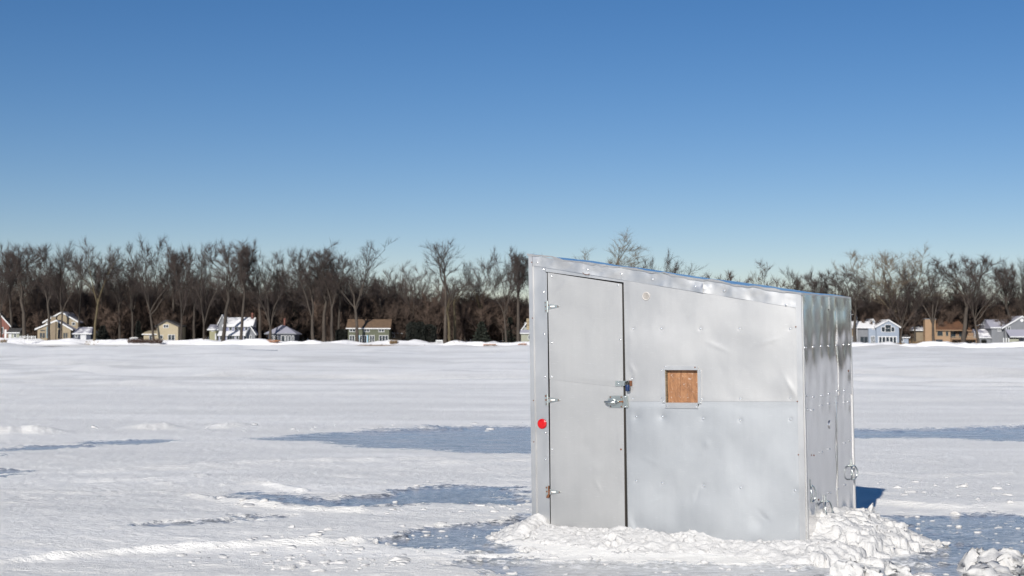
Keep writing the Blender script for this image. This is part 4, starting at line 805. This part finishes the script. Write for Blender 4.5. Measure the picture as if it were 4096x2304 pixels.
gi = ng.nodes.new('NodeGroupInput'); go = ng.nodes.new('NodeGroupOutput'); ip = ng.nodes.new('GeometryNodeInstanceOnPoints'); ci = ng.nodes.new('GeometryNodeCollectionInfo'); ci.inputs['Collection'].default_value = woods_col; ci.inputs['Separate Children'].default_value = True; ci.inputs['Reset Children'].default_value = True
def attr(nm, tp): n = ng.nodes.new('GeometryNodeInputNamedAttribute'); n.data_type = tp; n.inputs['Name'].default_value = nm; return n.outputs['Attribute']
cx = ng.nodes.new('ShaderNodeCombineXYZ'); ng.links.new(attr('wrot', 'FLOAT'), cx.inputs['Z'])
ng.links.new(gi.outputs[0], ip.inputs['Points']); ng.links.new(ci.outputs[0], ip.inputs['Instance']); ip.inputs['Pick Instance'].default_value = True
ng.links.new(attr('wkind', 'INT'), ip.inputs['Instance Index']); ng.links.new(cx.outputs[0], ip.inputs['Rotation']); ng.links.new(attr('wscale', 'FLOAT'), ip.inputs['Scale']); ng.links.new(ip.outputs[0], go.inputs[0])
wood.modifiers.new('scatter', 'NODES').node_group = ng

# evergreens
M['needle'] = plain('dark_needles', (.010, .013, .009), (.005, .007, .005), 2, .9); M['needle2'] = plain('spruce_needles', (.022, .028, .018), (.010, .014, .010), 2, .9)
def evergreen(px, top, basepy, D, wpx, label, columnar=False, seed=0, mat='needle'):
    b = at(px, basepy, D); zt = at(px, top, D)[2]; H = zt - .8; R = wpx * D / F_PX / 2; r = np.random.default_rng(seed); n = 1500
    h = r.random(n) ** .9; prof = (np.clip((1 - h) * 6, 0, 1) ** .5) if columnar else (1 - h) ** .85 * (.82 + .18 * np.sin(h * 40)); rad = R * prof * np.sqrt(r.uniform(.35, 1, n)) + .05; a = r.uniform(0, 6.283, n)
    P = np.stack([rad * np.cos(a), rad * np.sin(a), h * H], -1); out = np.stack([np.cos(a), np.sin(a), np.full(n, .9 if columnar else -.1)], -1) + r.normal(size=(n, 3)) * .35; out /= np.linalg.norm(out, axis=1)[:, None]
    L = r.uniform(.4, .9, n) * (.8 if columnar else 1); sd_ = np.cross(out, r.normal(size=(n, 3))); sd_ /= np.linalg.norm(sd_, axis=1)[:, None]; w = L * .32
    V = np.stack([P - out * L[:, None] * .3, P + sd_ * w[:, None], P + out * L[:, None] * .7, P - sd_ * w[:, None]], 1).reshape(-1, 3); q = np.arange(n)[:, None] * 4 + np.array([[0, 1, 2, 3]])
    t = empty('evergreen_tree', (b[0], b[1], .8), label, 'evergreen', 'evergreens along the far shore'); link('crown', raw_mesh('evergreen_crown', V, q, M[mat]), t)
    MB().tube([(0, 0, -.5), (0, 0, H * .5), (0, 0, H * .95)], [.22, .14, .03], 6).build('trunk', M['bark'], t); return t
evergreen(1650, 1290, 1376, 351, 48, 'dark clipped evergreen nearer the dark green house', True, 1); evergreen(1682, 1290, 1376, 352, 30, 'narrower dark evergreen close beside the first', True, 2)
evergreen(1716, 1300, 1376, 354, 55, 'broad shadowy evergreen right of the clipped pair', True, 6)
evergreen(1925, 1288, 1370, 353, 85, 'dark conical spruce left of the hut', False, 3, 'needle2'); evergreen(2040, 1270, 1368, 358, 50, 'spruce next to the cream gable left of the hut', False, 4, 'needle2')
evergreen(128, 1255, 1360, 364, 95, 'large dark evergreen left of the tan house', True, 5); evergreen(410, 1305, 1362, 355, 70, 'low dark spruce right of the tan house', False, 7); evergreen(553, 1285, 1360, 355, 22, 'slim dark conifer left of the cream gabled house', False, 8)
evergreen(1178, 1240, 1370, 362, 60, 'tall dark evergreen behind the hip-roofed cottage', False, 9); evergreen(3888, 1255, 1380, 366, 80, 'spruce rising behind the brown house', False, 10, 'needle2'); evergreen(3932, 1360, 1385, 349, 20, 'small dark cypress between brown and grey houses', True, 11)
evergreen(1365, 1320, 1372, 354, 40, 'dark rounded evergreen at the left end of the dark green house', True, 12)
# ------------------------------------------------------------------ houses on the far shore
def siding(name, c, gap=.18): 
    m, nt, bs = new_mat(name); L = nt.links; bs.inputs['Roughness'].default_value = .75
    a = tex(nt, coords(nt), 1.2, 4, .6); r = ramp(nt, a, [(.3, tuple(k * .86 for k in c)), (.7, c)]); L.new(r.outputs[0], bs.inputs['Base Color'])
    w = N(nt, 'ShaderNodeTexWave', Scale=1.0 / gap / 6.28 * 3.14, bands_direction='Z'); L.new(coords(nt), w.inputs['Vector']); bump(nt, bs, w.outputs['Fac'], .4, .03); return m
def snowy_roof(name, c, lo=.45, hi=.55):
    m, nt, bs = new_mat(name); L = nt.links; bs.inputs['Roughness'].default_value = .75
    a = tex(nt, coords(nt), .35, 5, .6); r = ramp(nt, a, [(lo, c), (hi, (.70, .705, .73))]); L.new(r.outputs[0], bs.inputs['Base Color']); return m
for n_, c in dict(tan=(.33, .27, .185), cream=(.42, .36, .25), blue=(.30, .36, .48), violet=(.20, .215, .33), olive=(.30, .29, .18), dgreen=(.105, .115, .075), brick=(.20, .075, .055), greyg=(.33, .34, .27), greyblue=(.29, .34, .42), brown=(.28, .18, .11), slate=(.20, .21, .23), white=(.62, .63, .65), darkblue=(.05, .06, .09), mud=(.24, .19, .13), tanbrick=(.36, .235, .14)).items(): M[n_] = siding(n_ + '_siding', tuple(k * .8 for k in c))
M['r_brown'] = plain('brown_shingles', (.16, .10, .06), (.09, .06, .04), 1.5, .85); M['r_dark'] = plain('dark_shingles', (.06, .055, .055), (.03, .03, .03), 1.5, .85); M['r_rust'] = plain('rust_shingles', (.13, .06, .03), (.07, .035, .02), 1.5, .85)
M['r_snow'] = snowy_roof('snow_covered_roof', (.16, .13, .12), .22, .30); M['r_half'] = snowy_roof('half_snowy_roof', (.20, .20, .25), .46, .58); M['r_grey'] = snowy_roof('grey_roof_with_snow', (.30, .30, .36), .55, .70)
M['glass'] = plain('dark_window_glass', (.02, .03, .04), (.012, .018, .025), 2, .12); M['trimw'] = plain('white_trim', (.60, .61, .62), rough=.6); M['teal'] = plain('blue_door_paint', (.16, .34, .46), rough=.5); M['seawall'] = plain('grey_timber', (.17, .13, .095), (.09, .065, .05), 2, .9, stretch=(.2, 1, 2))
M['brush'] = plain('dry_brush', (.30, .20, .10), (.12, .08, .045), 4, .95); M['orange'] = plain('rusty_orange_planks', (.40, .16, .07), (.2, .09, .05), 4, .9); M['grass'] = plain('winter_grass', (.16, .17, .05), (.10, .10, .04), 1, .9)

class House:
    def __init__(s, name, px0, base, D, label, cat='house', yaw=0.0, group='houses along the far shore'):
        s.px0, s.base, s.D, s.m = px0, base, D, D / F_PX; p = at(px0, base, D); s.r = empty(name, p, label, cat, group); s.r.rotation_euler = (0, 0, yaw)
    def x(s, px): return (px - s.px0) * s.m
    def z(s, py): return (s.base - py) * s.m
    def wall(s, x0, x1, top, mat, y0=0, dep=7, base=None, name='wall'):
        return MB().box(s.x(x0), s.x(x1), y0, y0 + dep, (s.z(base) if base else -1.2), s.z(top)).build(name, M[mat], s.r)
    def gable(s, x0, xa, x1, apex, eave, mat, roof, y0=0, dep=8, over=.35, th=.28, fascia='trimw', base=None):
        w = MB().prism([(s.x(x0), s.z(base) if base else -1.2), (s.x(x1), s.z(base) if base else -1.2), (s.x(x1), s.z(eave)), (s.x(xa), s.z(apex)), (s.x(x0), s.z(eave))], y0, y0 + dep).build('wall', M[mat], s.r)
        X0, XA, X1, ZA, ZE = s.x(x0), s.x(xa), s.x(x1), s.z(apex), s.z(eave)
        rf = MB()
        for xe, sg in ((X0, -1), (X1, 1)):
            sl = (ZA - ZE) / (XA - xe) ; xo = xe + sg * over; zo = ZE + sl * (xo - xe)
            q = [(xo, zo + .02), (XA, ZA + .02), (XA, ZA + .02 + th), (xo, zo + .02 + th)]
            rf.prism(q if sg < 0 else q[::-1], y0 - .30, y0 + dep + .3)
        rf = rf.build('roof', M[roof], s.r)
        for xe, sg in ((X0, -1), (X1, 1)):
            sl = (ZA - ZE) / (XA - xe); xo = xe + sg * (over + .02); zo = ZE + sl * (xo - xe); q = [(xo, zo - .06), (XA, ZA - .06), (XA, ZA + th + .03), (xo, zo + th + .03)]
            MB().prism(q if sg < 0 else q[::-1], y0 - .36, y0 - .303).build('fascia', M[fascia], rf)
        return w, rf
    def slope(s, x0, x1, ridge, eave, roof, y0=0, dep=8, over=.4, th=.22, hip=0, fascia='trimw', drop=None):
        X0, X1, ZR, ZE = s.x(x0), s.x(x1), s.z(ridge), s.z(eave); h = hip * s.m; ym = y0 + dep / 2; yf, yb = y0 - over, y0 + dep + over
        v = [(X0, yf, ZE), (X1, yf, ZE), (X1 - h, ym, ZR), (X0 + h, ym, ZR), (X0, yb, ZE), (X1, yb, ZE)]; v += [(a, b, c - th) for a, b, c in v]
        rf = mesh_obj('roof', v, [(0, 1, 2, 3), (5, 4, 3, 2), (0, 3, 4), (1, 5, 2), (6, 7, 1, 0), (11, 10, 4, 5), (6, 0, 4, 10), (7, 11, 5, 1), (6, 10, 11, 7)], M[roof], s.r)
        MB().box(X0 - .02, X1 + .02, yf - .05, yf - .004, ZE - .20, ZE + .05).build('gutter', M[fascia], rf); return rf
    def shed(s, x0, x1, hi, lo, roof, y0, dep, th=.18, fascia='trimw'):      # single slope falling to the front
        X0, X1 = s.x(x0), s.x(x1); rf = MB().hexa([(X0, y0, s.z(lo) - th), (X1, y0, s.z(lo) - th), (X1, y0 + dep, s.z(hi) - th), (X0, y0 + dep, s.z(hi) - th), (X0, y0, s.z(lo)), (X1, y0, s.z(lo)), (X1, y0 + dep, s.z(hi)), (X0, y0 + dep, s.z(hi))]).build('roof', M[roof], s.r)
        MB().box(X0, X1, y0 - .05, y0 - .004, s.z(lo) - .22, s.z(lo) + .02).build('gutter', M[fascia], rf); return rf
    def win(s, x0, x1, top, bot, y0=0, frame='trimw', n=1, rows=1, fw=.10, name='window'):
        X0, X1, Z1, Z0 = s.x(x0), s.x(x1), s.z(top), s.z(bot); f = MB().box(X0, X1, y0 - .09, y0 + .02, Z1 - fw, Z1).box(X0, X1, y0 - .09, y0 + .02, Z0, Z0 + fw).box(X0, X0 + fw, y0 - .09, y0 + .02, Z0 + fw, Z1 - fw).box(X1 - fw, X1, y0 - .09, y0 + .02, Z0 + fw, Z1 - fw)
        for k in range(1, n): xm = X0 + (X1 - X0) * k / n; f.box(xm - fw / 2, xm + fw / 2, y0 - .085, y0 + .02, Z0 + fw, Z1 - fw)
        for k in range(1, rows): zm = Z0 + (Z1 - Z0) * k / rows; f.box(X0 + fw, X1 - fw, y0 - .08, y0 + .015, zm - .03, zm + .03)
        w = f.build(name, M[frame], s.r); MB().box(X0 + .02, X1 - .02, y0 - .035, y0 + .05, Z0 + .02, Z1 - .02).build('pane', M['glass'], w); return w
    def box(s, name, x0, x1, top, bot, mat, y0, dep, parent=None): return MB().box(s.x(x0), s.x(x1), y0, y0 + dep, s.z(bot), s.z(top)).build(name, M[mat], parent or s.r)

h = House('brick_house', 5, 1356, 356, 'red brick house cut off by the left edge of the picture'); h.gable(-80, -22, 37, 1236, 1300, 'brick', 'r_dark', 0, 9, over=.5); h.win(2, 14, 1308, 1336); h.win(-14, -4, 1285, 1305); h.box('door', 18, 26, 1318, 1356, 'trimw', -.06, .1)
h = House('garden_shed', 54, 1356, 353, 'small pale shed between the brick house and the tan house', 'shed', group='outbuildings along the far shore'); h.wall(31, 77, 1330, 'greyg', 0, 4); h.slope(27, 81, 1312, 1330, 'r_dark', 0, 4); h.win(55, 66, 1334, 1350); h.box('door', 36, 46, 1332, 1356, 'white', -.06, .1)

h = House('tan_house', 228, 1358, 354, 'tan two-tier gabled house with stone chimney and angled windows'); h.gable(160, 228, 294, 1250, 1288, 'tan', 'r_grey', 3.5, 8, over=.5); h.gable(150, 226, 282, 1284, 1316, 'tan', 'r_grey', 0, 6.5, over=.6)
h.win(166, 178, 1288, 1299, 3.45); h.win(270, 284, 1288, 1301, 3.45); h.win(158, 182, 1330, 1354, n=2, frame='tan'); h.win(187, 198, 1308, 1352, frame='teal'); h.win(230, 250, 1318, 1354, n=1, frame='tan'); h.win(252, 272, 1330, 1354, n=2, frame='tan'); h.win(228, 246, 1290, 1314, frame='tan')
h.win(160, 182, 1318, 1326, frame='tan'); c = h.box('chimney', 205, 224, 1268, 1380, 'mud', -.35, 1.2); h.box('chimney_cap', 203, 226, 1265, 1268, 'slate', -.42, 1.35, c)
h = House('dark_annex', 325, 1360, 353, 'low dark blue annex with partly snowy roof beside the tan house', 'annex', group='outbuildings along the far shore'); h.wall(290, 363, 1332, 'darkblue', 0, 6); h.slope(288, 368, 1308, 1334, 'r_half', 0, 6, hip=12); h.box('garage_door', 322, 345, 1336, 1362, 'white', -.06, .12); h.win(300, 312, 1338, 1350)
h = House('cream_house', 665, 1364, 353, 'cream gabled house with round-topped gable and low side wing'); h.gable(627, 665, 712, 1284, 1305, 'cream', 'r_dark', 0, 8, over=.4, fascia='r_dark'); h.win(653, 674, 1298, 1312, n=2); h.win(672, 700, 1338, 1364, n=2, name='patio_door'); h.win(640, 652, 1340, 1356)
h.wall(572, 628, 1332, 'cream', .6, 5); h.shed(566, 629, 1322, 1336, 'cream', .2, 5.5, fascia='trimw'); h.win(594, 607, 1340, 1362, .6)
h = House('olive_cottage', 852, 1360, 356, 'small olive-yellow cottage left of the blue house', 'cottage'); h.wall(838, 872, 1318, 'olive', 0, 6); h.slope(830, 876, 1298, 1318, 'r_half', 0, 6); h.win(846, 856, 1314, 1326); h.box('door', 860, 867, 1334, 1360, 'white', -.06, .1)
h = House('blue_house', 940, 1364, 352, 'violet-blue house with snow-covered roof and glazed porch'); h.wall(888, 1004, 1302, 'violet', 2.2, 7); rf = h.slope(882, 1006, 1268, 1304, 'r_snow', 2.2, 7, hip=0); h.box('chimney', 989, 997, 1250, 1275, 'brick', 5, .8, rf)
for a, b in ((908, 922), (930, 943), (946, 957), (972, 985)): h.win(a, b, 1304, 1322, 2.2)
h.wall(874, 1010, 1338, 'violet', 0, 2.2); h.shed(870, 1014, 1324, 1340, 'r_snow', -.4, 2.55); h.gable(866, 880, 896, 1262, 1290, 'slate', 'r_snow', 2.6, 5, base=1330)
for a, b, n_ in ((878, 902, 2), (907, 940, 3), (944, 966, 2), (974, 1000, 2)): h.win(a, b, 1342, 1361, 0, n=n_)
h.gable(988, 1004, 1022, 1308, 1334, 'slate', 'r_half', -.6, 3, over=.3); h.win(1000, 1008, 1340, 1360, -.6)
h = House('hip_roofed_cottage', 1128, 1372, 351, 'single-storey cottage with grey hip roof and red chimney', 'cottage'); h.wall(1072, 1178, 1336, 'darkblue', 0, 8); rf = h.slope(1058, 1186, 1300, 1334, 'r_grey', 0, 8, hip=56, over=.6, fascia='slate'); h.box('chimney', 1124, 1131, 1272, 1304, 'brick', 3.8, .6, rf)
for a, b in ((1086, 1094), (1098, 1112), (1124, 1140), (1142, 1150), (1154, 1164), (1168, 1176)): h.win(a, b, 1342, 1370, 0, n=1)
h.box('porch_rail', 1074, 1122, 1360, 1364, 'brown', -1.2, .1)
h = House('dark_green_house', 1478, 1374, 352, 'long dark green house with brown roof and white-framed doors'); h.wall(1392, 1556, 1313, 'dgreen', 0, 8); h.slope(1384, 1562, 1276, 1313, 'r_brown', 0, 8)
for a, b in ((1398, 1422), (1456, 1478), (1514, 1537)): h.win(a, b, 1314, 1328, 0, n=2)
for a, b, n_ in ((1398, 1419, 2), (1438, 1468, 3), (1478, 1498, 2), (1516, 1553, 3)): h.win(a, b, 1341, 1373, 0, n=n_, name='glazed_door', frame='trimw')
for a, b in ((1434, 1438), (1468, 1472)): h.box('shutter', a, b, 1341, 1374, 'teal', -.08, .1)
h = House('rear_cottage', 1580, 1366, 360, 'low shed with snowy roof behind the right end of the green house', 'shed', group='outbuildings along the far shore'); h.wall(1558, 1604, 1332, 'mud', 0, 5); h.slope(1554, 1610, 1318, 1332, 'r_half', 0, 5); h.win(1570, 1580, 1338, 1350)
h = House('green_grey_house', 2110, 1372, 351, 'grey-green house half hidden by the hut corner'); h.gable(2088, 2130, 2172, 1262, 1318, 'greyg', 'r_grey', 0, 8); h.wall(2084, 2176, 1332, 'greyg', -1.6, 1.6); h.shed(2080, 2180, 1318, 1332, 'r_grey', -2, 2); h.win(2112, 2122, 1340, 1358, -1.6); h.win(2098, 2110, 1290, 1312, 0)
h = House('cream_cottage', 2056, 1366, 362, 'cream cottage glimpsed beyond the bare tree left of the hut', 'cottage'); h.gable(2038, 2056, 2076, 1302, 1320, 'cream', 'r_half', 0, 7); h.win(2046, 2056, 1326, 1340)
h = House('grey_blue_house', 3550, 1384, 349, 'grey-blue gabled house with white-framed window bank and snowy roofs'); h.gable(3506, 3553, 3596, 1282, 1308, 'greyblue', 'r_snow', 0, 7, over=.4); h.wall(3428, 3508, 1311, 'slate', 1.5, 7); h.wall(3478, 3506, 1313, 'greyblue', .8, 1); h.slope(3418, 3520, 1284, 1310, 'r_snow', 1.2, 7)
h.gable(3484, 3506, 3530, 1279, 1306, 'greyblue', 'r_snow', 3.5, 6, base=1330)
h.win(3525, 3541, 1307, 1328); h.win(3539.5, 3565, 1298, 1329, -.02, rows=2); h.win(3564, 3579, 1307, 1328); h.win(3513, 3587, 1345, 1376, 0, n=5, fw=.2); h.win(3486, 3503, 1344, 1376, .8, n=3); h.win(3446, 3478, 1346, 1374, 1.5, n=2, frame='slate'); h.win(3491, 3503, 1313, 1318, .8)
h = House('mud_coloured_house', 3396, 1383, 352, 'drab house partly hidden behind the right side of the hut'); h.gable(3360, 3392, 3424, 1290, 1335, 'mud', 'r_brown', 0, 8); h.win(3402, 3418, 1345, 1372, n=2); h.win(3380, 3392, 1345, 1360)
h = House('white_trimmed_shed', 3620, 1382, 351, 'small pale blue shed between the grey-blue and brown houses', 'shed', group='outbuildings along the far shore'); h.wall(3604, 3634, 1349, 'greyblue', 0, 4); h.slope(3600, 3638, 1336, 1349, 'r_dark', 0, 4); h.win(3606, 3613, 1352, 1368)
h = House('orange_garage', 3645, 1382, 355, 'tan-orange garage end beside the small pale blue shed', 'garage', group='outbuildings along the far shore'); h.gable(3632, 3648, 3664, 1338, 1352, 'tanbrick', 'r_dark', 0, 5); h.box('door', 3640, 3652, 1360, 1382, 'brown', -.05, .1)
h = House('brown_house', 3790, 1386, 350, 'large brown house with tall tan chimney and rust-brown roofs'); h.wall(3740, 3802, 1318, 'tanbrick', 0, 8); h.wall(3802, 3900, 1330, 'brown', 1.2, 7); h.wall(3664, 3700, 1318, 'mud', 1.5, 6); h.slope(3656, 3706, 1302, 1320, 'r_half', 1.2, 6)
h.slope(3732, 3870, 1276, 1320, 'r_rust', 0, 8.5, hip=18, over=.5, fascia='brown'); h.slope(3780, 3905, 1290, 1322, 'r_rust', 3, 7, hip=14, fascia='brown'); c = h.box('chimney', 3696, 3738, 1278, 1400, 'tanbrick', -1.0, 1.6); h.box('chimney_cap', 3694, 3740, 1275, 1278, 'slate', -1.1, 1.8, c)
h.win(3748, 3772, 1322, 1345, 0, frame='tan'); h.win(3782, 3794, 1324, 1345, 0, frame='tan'); h.win(3738, 3770, 1358, 1382, 0, n=2, frame='darkblue'); h.win(3806, 3828, 1322, 1350, 1.2, frame='darkblue'); h.win(3842, 3872, 1328, 1350, 1.2, n=2, frame='darkblue'); h.win(3808, 3846, 1362, 1386, 1.2, n=3, frame='brown'); h.win(3868, 3896, 1362, 1386, 1.2, n=2, frame='brown')
bl = h.box('balcony', 3802, 3905, 1352, 1358, 'brown', -.8, 2); h.box('railing', 3802, 3905, 1346, 1348, 'tan', -.8, .08, bl)
for a in range(3804, 3904, 8): h.box('baluster', a, a + 1, 1348, 1352, 'tan', -.79, .05, bl)
for a in (3803, 3852, 3901): h.box('post', a - 1.5, a + 1.5, 1358, 1386, 'brown', -.7, .25, bl)
h = House('grey_house', 4040, 1392, 347, 'grey house with big snow-covered roofs and round gable window at right edge'); h.wall(3972, 4060, 1310, 'slate', 1, 8); h.gable(4020, 4088, 4156, 1268, 1308, 'slate', 'r_grey', 0, 9, over=.8); h.slope(3966, 4070, 1276, 1310, 'r_grey', 1, 8); h.wall(3922, 3975, 1348, 'slate', 1.5, 7); h.slope(3918, 3985, 1316, 1350, 'r_half', 1.5, 7)
h.wall(4060, 4160, 1340, 'slate', -1.5, 2); h.shed(4022, 4170, 1318, 1346, 'r_grey', -3.2, 3.2); h.wall(4022, 4060, 1356, 'greyg', -2.6, 2.5)
for a in (3998, 4008, 4018): h.box('porch_post', a - 1.8, a + 1.8, 1352, 1394, 'trimw', -3, .25)
MB().disc((h.x(4088), -.06, h.z(1281)), (0, -1, 0), [(.42, -.05), (.42, .06), (.30, .08)], 18).build('round_window', M['trimw'], h.r); h.win(4026, 4042, 1306, 1328, -.0, n=2, frame='trimw'); h.win(3996, 4010, 1312, 1326, 1, n=3); h.win(4086, 4110, 1346, 1372, -1.5, n=2, frame='trimw')

# ------------------------------------------------------------------ small things along the far shore
def seawall(x0, x1, py, D, label):
    a = at(x0, py, D); b = at(x1, py, D); L = b[0] - a[0]; r = empty('timber_seawall', (a[0], a[1], a[2]), label, 'seawall', 'timber seawalls on the far shore')
    n = max(3, int(L / 2.4))
    for k in range(n): MB().box(L * k / n + .03, L * (k + 1) / n - .03, -.12, .12, -.55, .10 + .05 * math.sin(k * 2.3)).build('plank', M['seawall'], r)
    for k in range(n + 1): MB().box(L * k / n - .11, L * k / n + .11, -.30, -.125, -.7, .18 + .08 * math.sin(k * 1.7)).build('post', M['seawall'], r)
seawall(1308, 1616, 1380, 339, 'long low timber seawall in front of the dark green house'); seawall(1655, 1868, 1384, 338, 'shorter timber seawall below the tall lone tree')
r = empty('bench', at(1757, 1376, 341), 'white bench beside the trunk of the tall lone tree', 'bench')
MB().box(-.85, .85, -.25, .25, .42, .50).build('seat', M['trimw'], r); MB().box(-.85, .85, .22, .30, .62, .95).build('backrest', M['trimw'], r)
for sx in (-.78, .78):
    for sy in (-.2, .22): MB().box(sx - .06, sx + .06, sy - .04, sy + .06, -.6, .42 if sy < 0 else .95).build('leg', M['trimw'], r)
r = empty('rail_fence', at(80, 1356, 345), 'short white rail fence left of the tan house', 'fence')
for k in range(5): MB().box(k * .95 - .06, k * .95 + .06, -.06, .06, -.6, .75 + (.35 if k == 2 else 0)).build('post', M['trimw'], r)
for zz in (.25, .58): MB().box(-.1, 3.9, -.10, -.065, zz, zz + .13).build('rail', M['trimw'], r)
r = empty('covered_boat', at(530, 1360, 348), 'white covered boat laid up left of the cream house', 'boat'); r.scale = (.75, .75, .6)
hull = [(-1.0, 0, .2), (-.7, -.55, .15), (.7, -.55, .15), (1.6, 0, .45), (.7, .55, .15), (-.7, .55, .15)]; top = [(-1.1, 0, .75), (-.8, -.75, .7), (.8, -.75, .75), (2.0, 0, .95), (.8, .75, .75), (-.8, .75, .7)]
MB().add(hull + top, [tuple(range(5, -1, -1)), tuple(range(6, 12))] + [(i, (i + 1) % 6, (i + 1) % 6 + 6, i + 6) for i in range(6)]).build('hull', M['trimw'], r); MB().add([(x, y, z + .01) for x, y, z in top] + [(-.3, 0, 1.15), (1.0, 0, 1.2)], [(0, 1, 6), (1, 2, 7, 6), (2, 3, 7), (3, 4, 7), (4, 5, 6, 7), (5, 0, 6)]).build('cover', M['paper'], r)
for x in (-.5, .8): MB().box(x - .1, x + .1, -.5, .5, -.8, .2).build('trestle', M['seawall'], r)
def lamp(px, D, top, label, sgn):
    b = at(px, 1380, D); zt = at(px, top, D)[2]; r = empty('street_lamp', (b[0], b[1], .9), label, 'street lamp', 'lamps along the far shore'); H = zt - .9
    MB().tube([(0, 0, -.4), (0, 0, H * .6), (0, 0, H - .6)], [.09, .07, .05], 8).build('pole', M['trimw'], r); MB().tube([(0, 0, H - .6), (sgn * .15, 0, H - .2), (sgn * .6, 0, H), (sgn * 1.4, 0, H - .02), (sgn * 2.0, 0, H - .25)], .045, 6).build('arm', M['trimw'], r)
    MB().disc((sgn * 2.1, 0, H - .40), (0, 0, 1), [(.10, 0), (.26, .04), (.20, .18), (.05, .22)], 12).build('lamp_head', M['trimw'], r)
lamp(3428, 350, 1258, 'white curved-arm street lamp beside the hut\'s right edge', -1); lamp(3942, 352, 1298, 'white curved-arm street lamp right of the brown house', -1)
def brush(px0, px1, py, D, hgt, label, mat='brush', seed=0, n=500):
    a = at(px0, py, D); b = at(px1, py, D); r = np.random.default_rng(seed); P = np.stack([r.uniform(0, b[0] - a[0], n), r.uniform(-.8, .8, n), r.uniform(-.4, .2, n)], -1); t = Tree(seed); d = r.normal(size=(n, 3)) * .5; d[:, 2] = 1
    t.spikes(P, d, r.uniform(.4, 1.2, n) * hgt, .035); me = raw_mesh('dry_brush', np.concatenate(t.C[0]), np.concatenate(t.C[1]), M[mat]); o = link('dry_brush', me, None, (a[0], a[1], .95)); tag(o, label, 'brush', 'clumps of dry brush on the far shore')
brush(512, 650, 1364, 346, 1.1, 'reddish dry hedge below the cream gabled house', 'red_twig', 1, 900); brush(3650, 3690, 1386, 345, 1.0, 'dry brush left of the tan chimney', 'brush', 2); brush(3735, 3850, 1392, 343, .7, 'tan dry brush heap in front of the brown house', 'brush', 3, 700); brush(0, 26, 1362, 344, .6, 'low tan tuft at the left edge of the shore', 'brush', 4, 200)
brush(4070, 4100, 1390, 343, 1.0, 'dark brush at the right edge of the shore', 'twig', 5, 300); brush(3585, 3625, 1388, 344, .5, 'low dry tuft at the corner of the grey-blue house', 'brush', 6, 250); brush(1560, 1590, 1372, 347, .9, 'tan tuft at the right end of the dark green house', 'brush', 7, 300)
def crib(px, py, D, w, label, seed):
    r = empty('plank_pile', at(px, py, D), label, 'plank pile', 'piles of planks on the far shore'); rr = random.Random(seed)
    for k in range(7):
        z = .12 + .16 * (k // 3); o = MB().box(-w / 2, w / 2, -.14, .14, 0, .13).build('plank', M['orange' if rr.random() < .6 else 'seawall'], r); o.location = (rr.uniform(-.2, .2), -.5 + .4 * (k % 3), z - .2); o.rotation_euler = (0, rr.uniform(-.06, .06), rr.uniform(-.2, .2)); o.scale = (rr.uniform(.6, 1.1), 1, 1)
crib(2092, 1380, 342, 2.6, 'orange-brown plank pile at the shore by the hut corner', 1); crib(1960, 1382, 341, 3.4, 'low scattered planks on the shore left of the hut', 2); crib(3758, 1384, 342, 1.8, 'small tan plank pile before the brown house', 3); crib(1095, 1366, 346, 3.0, 'planks stacked before the hip-roofed cottage', 4)
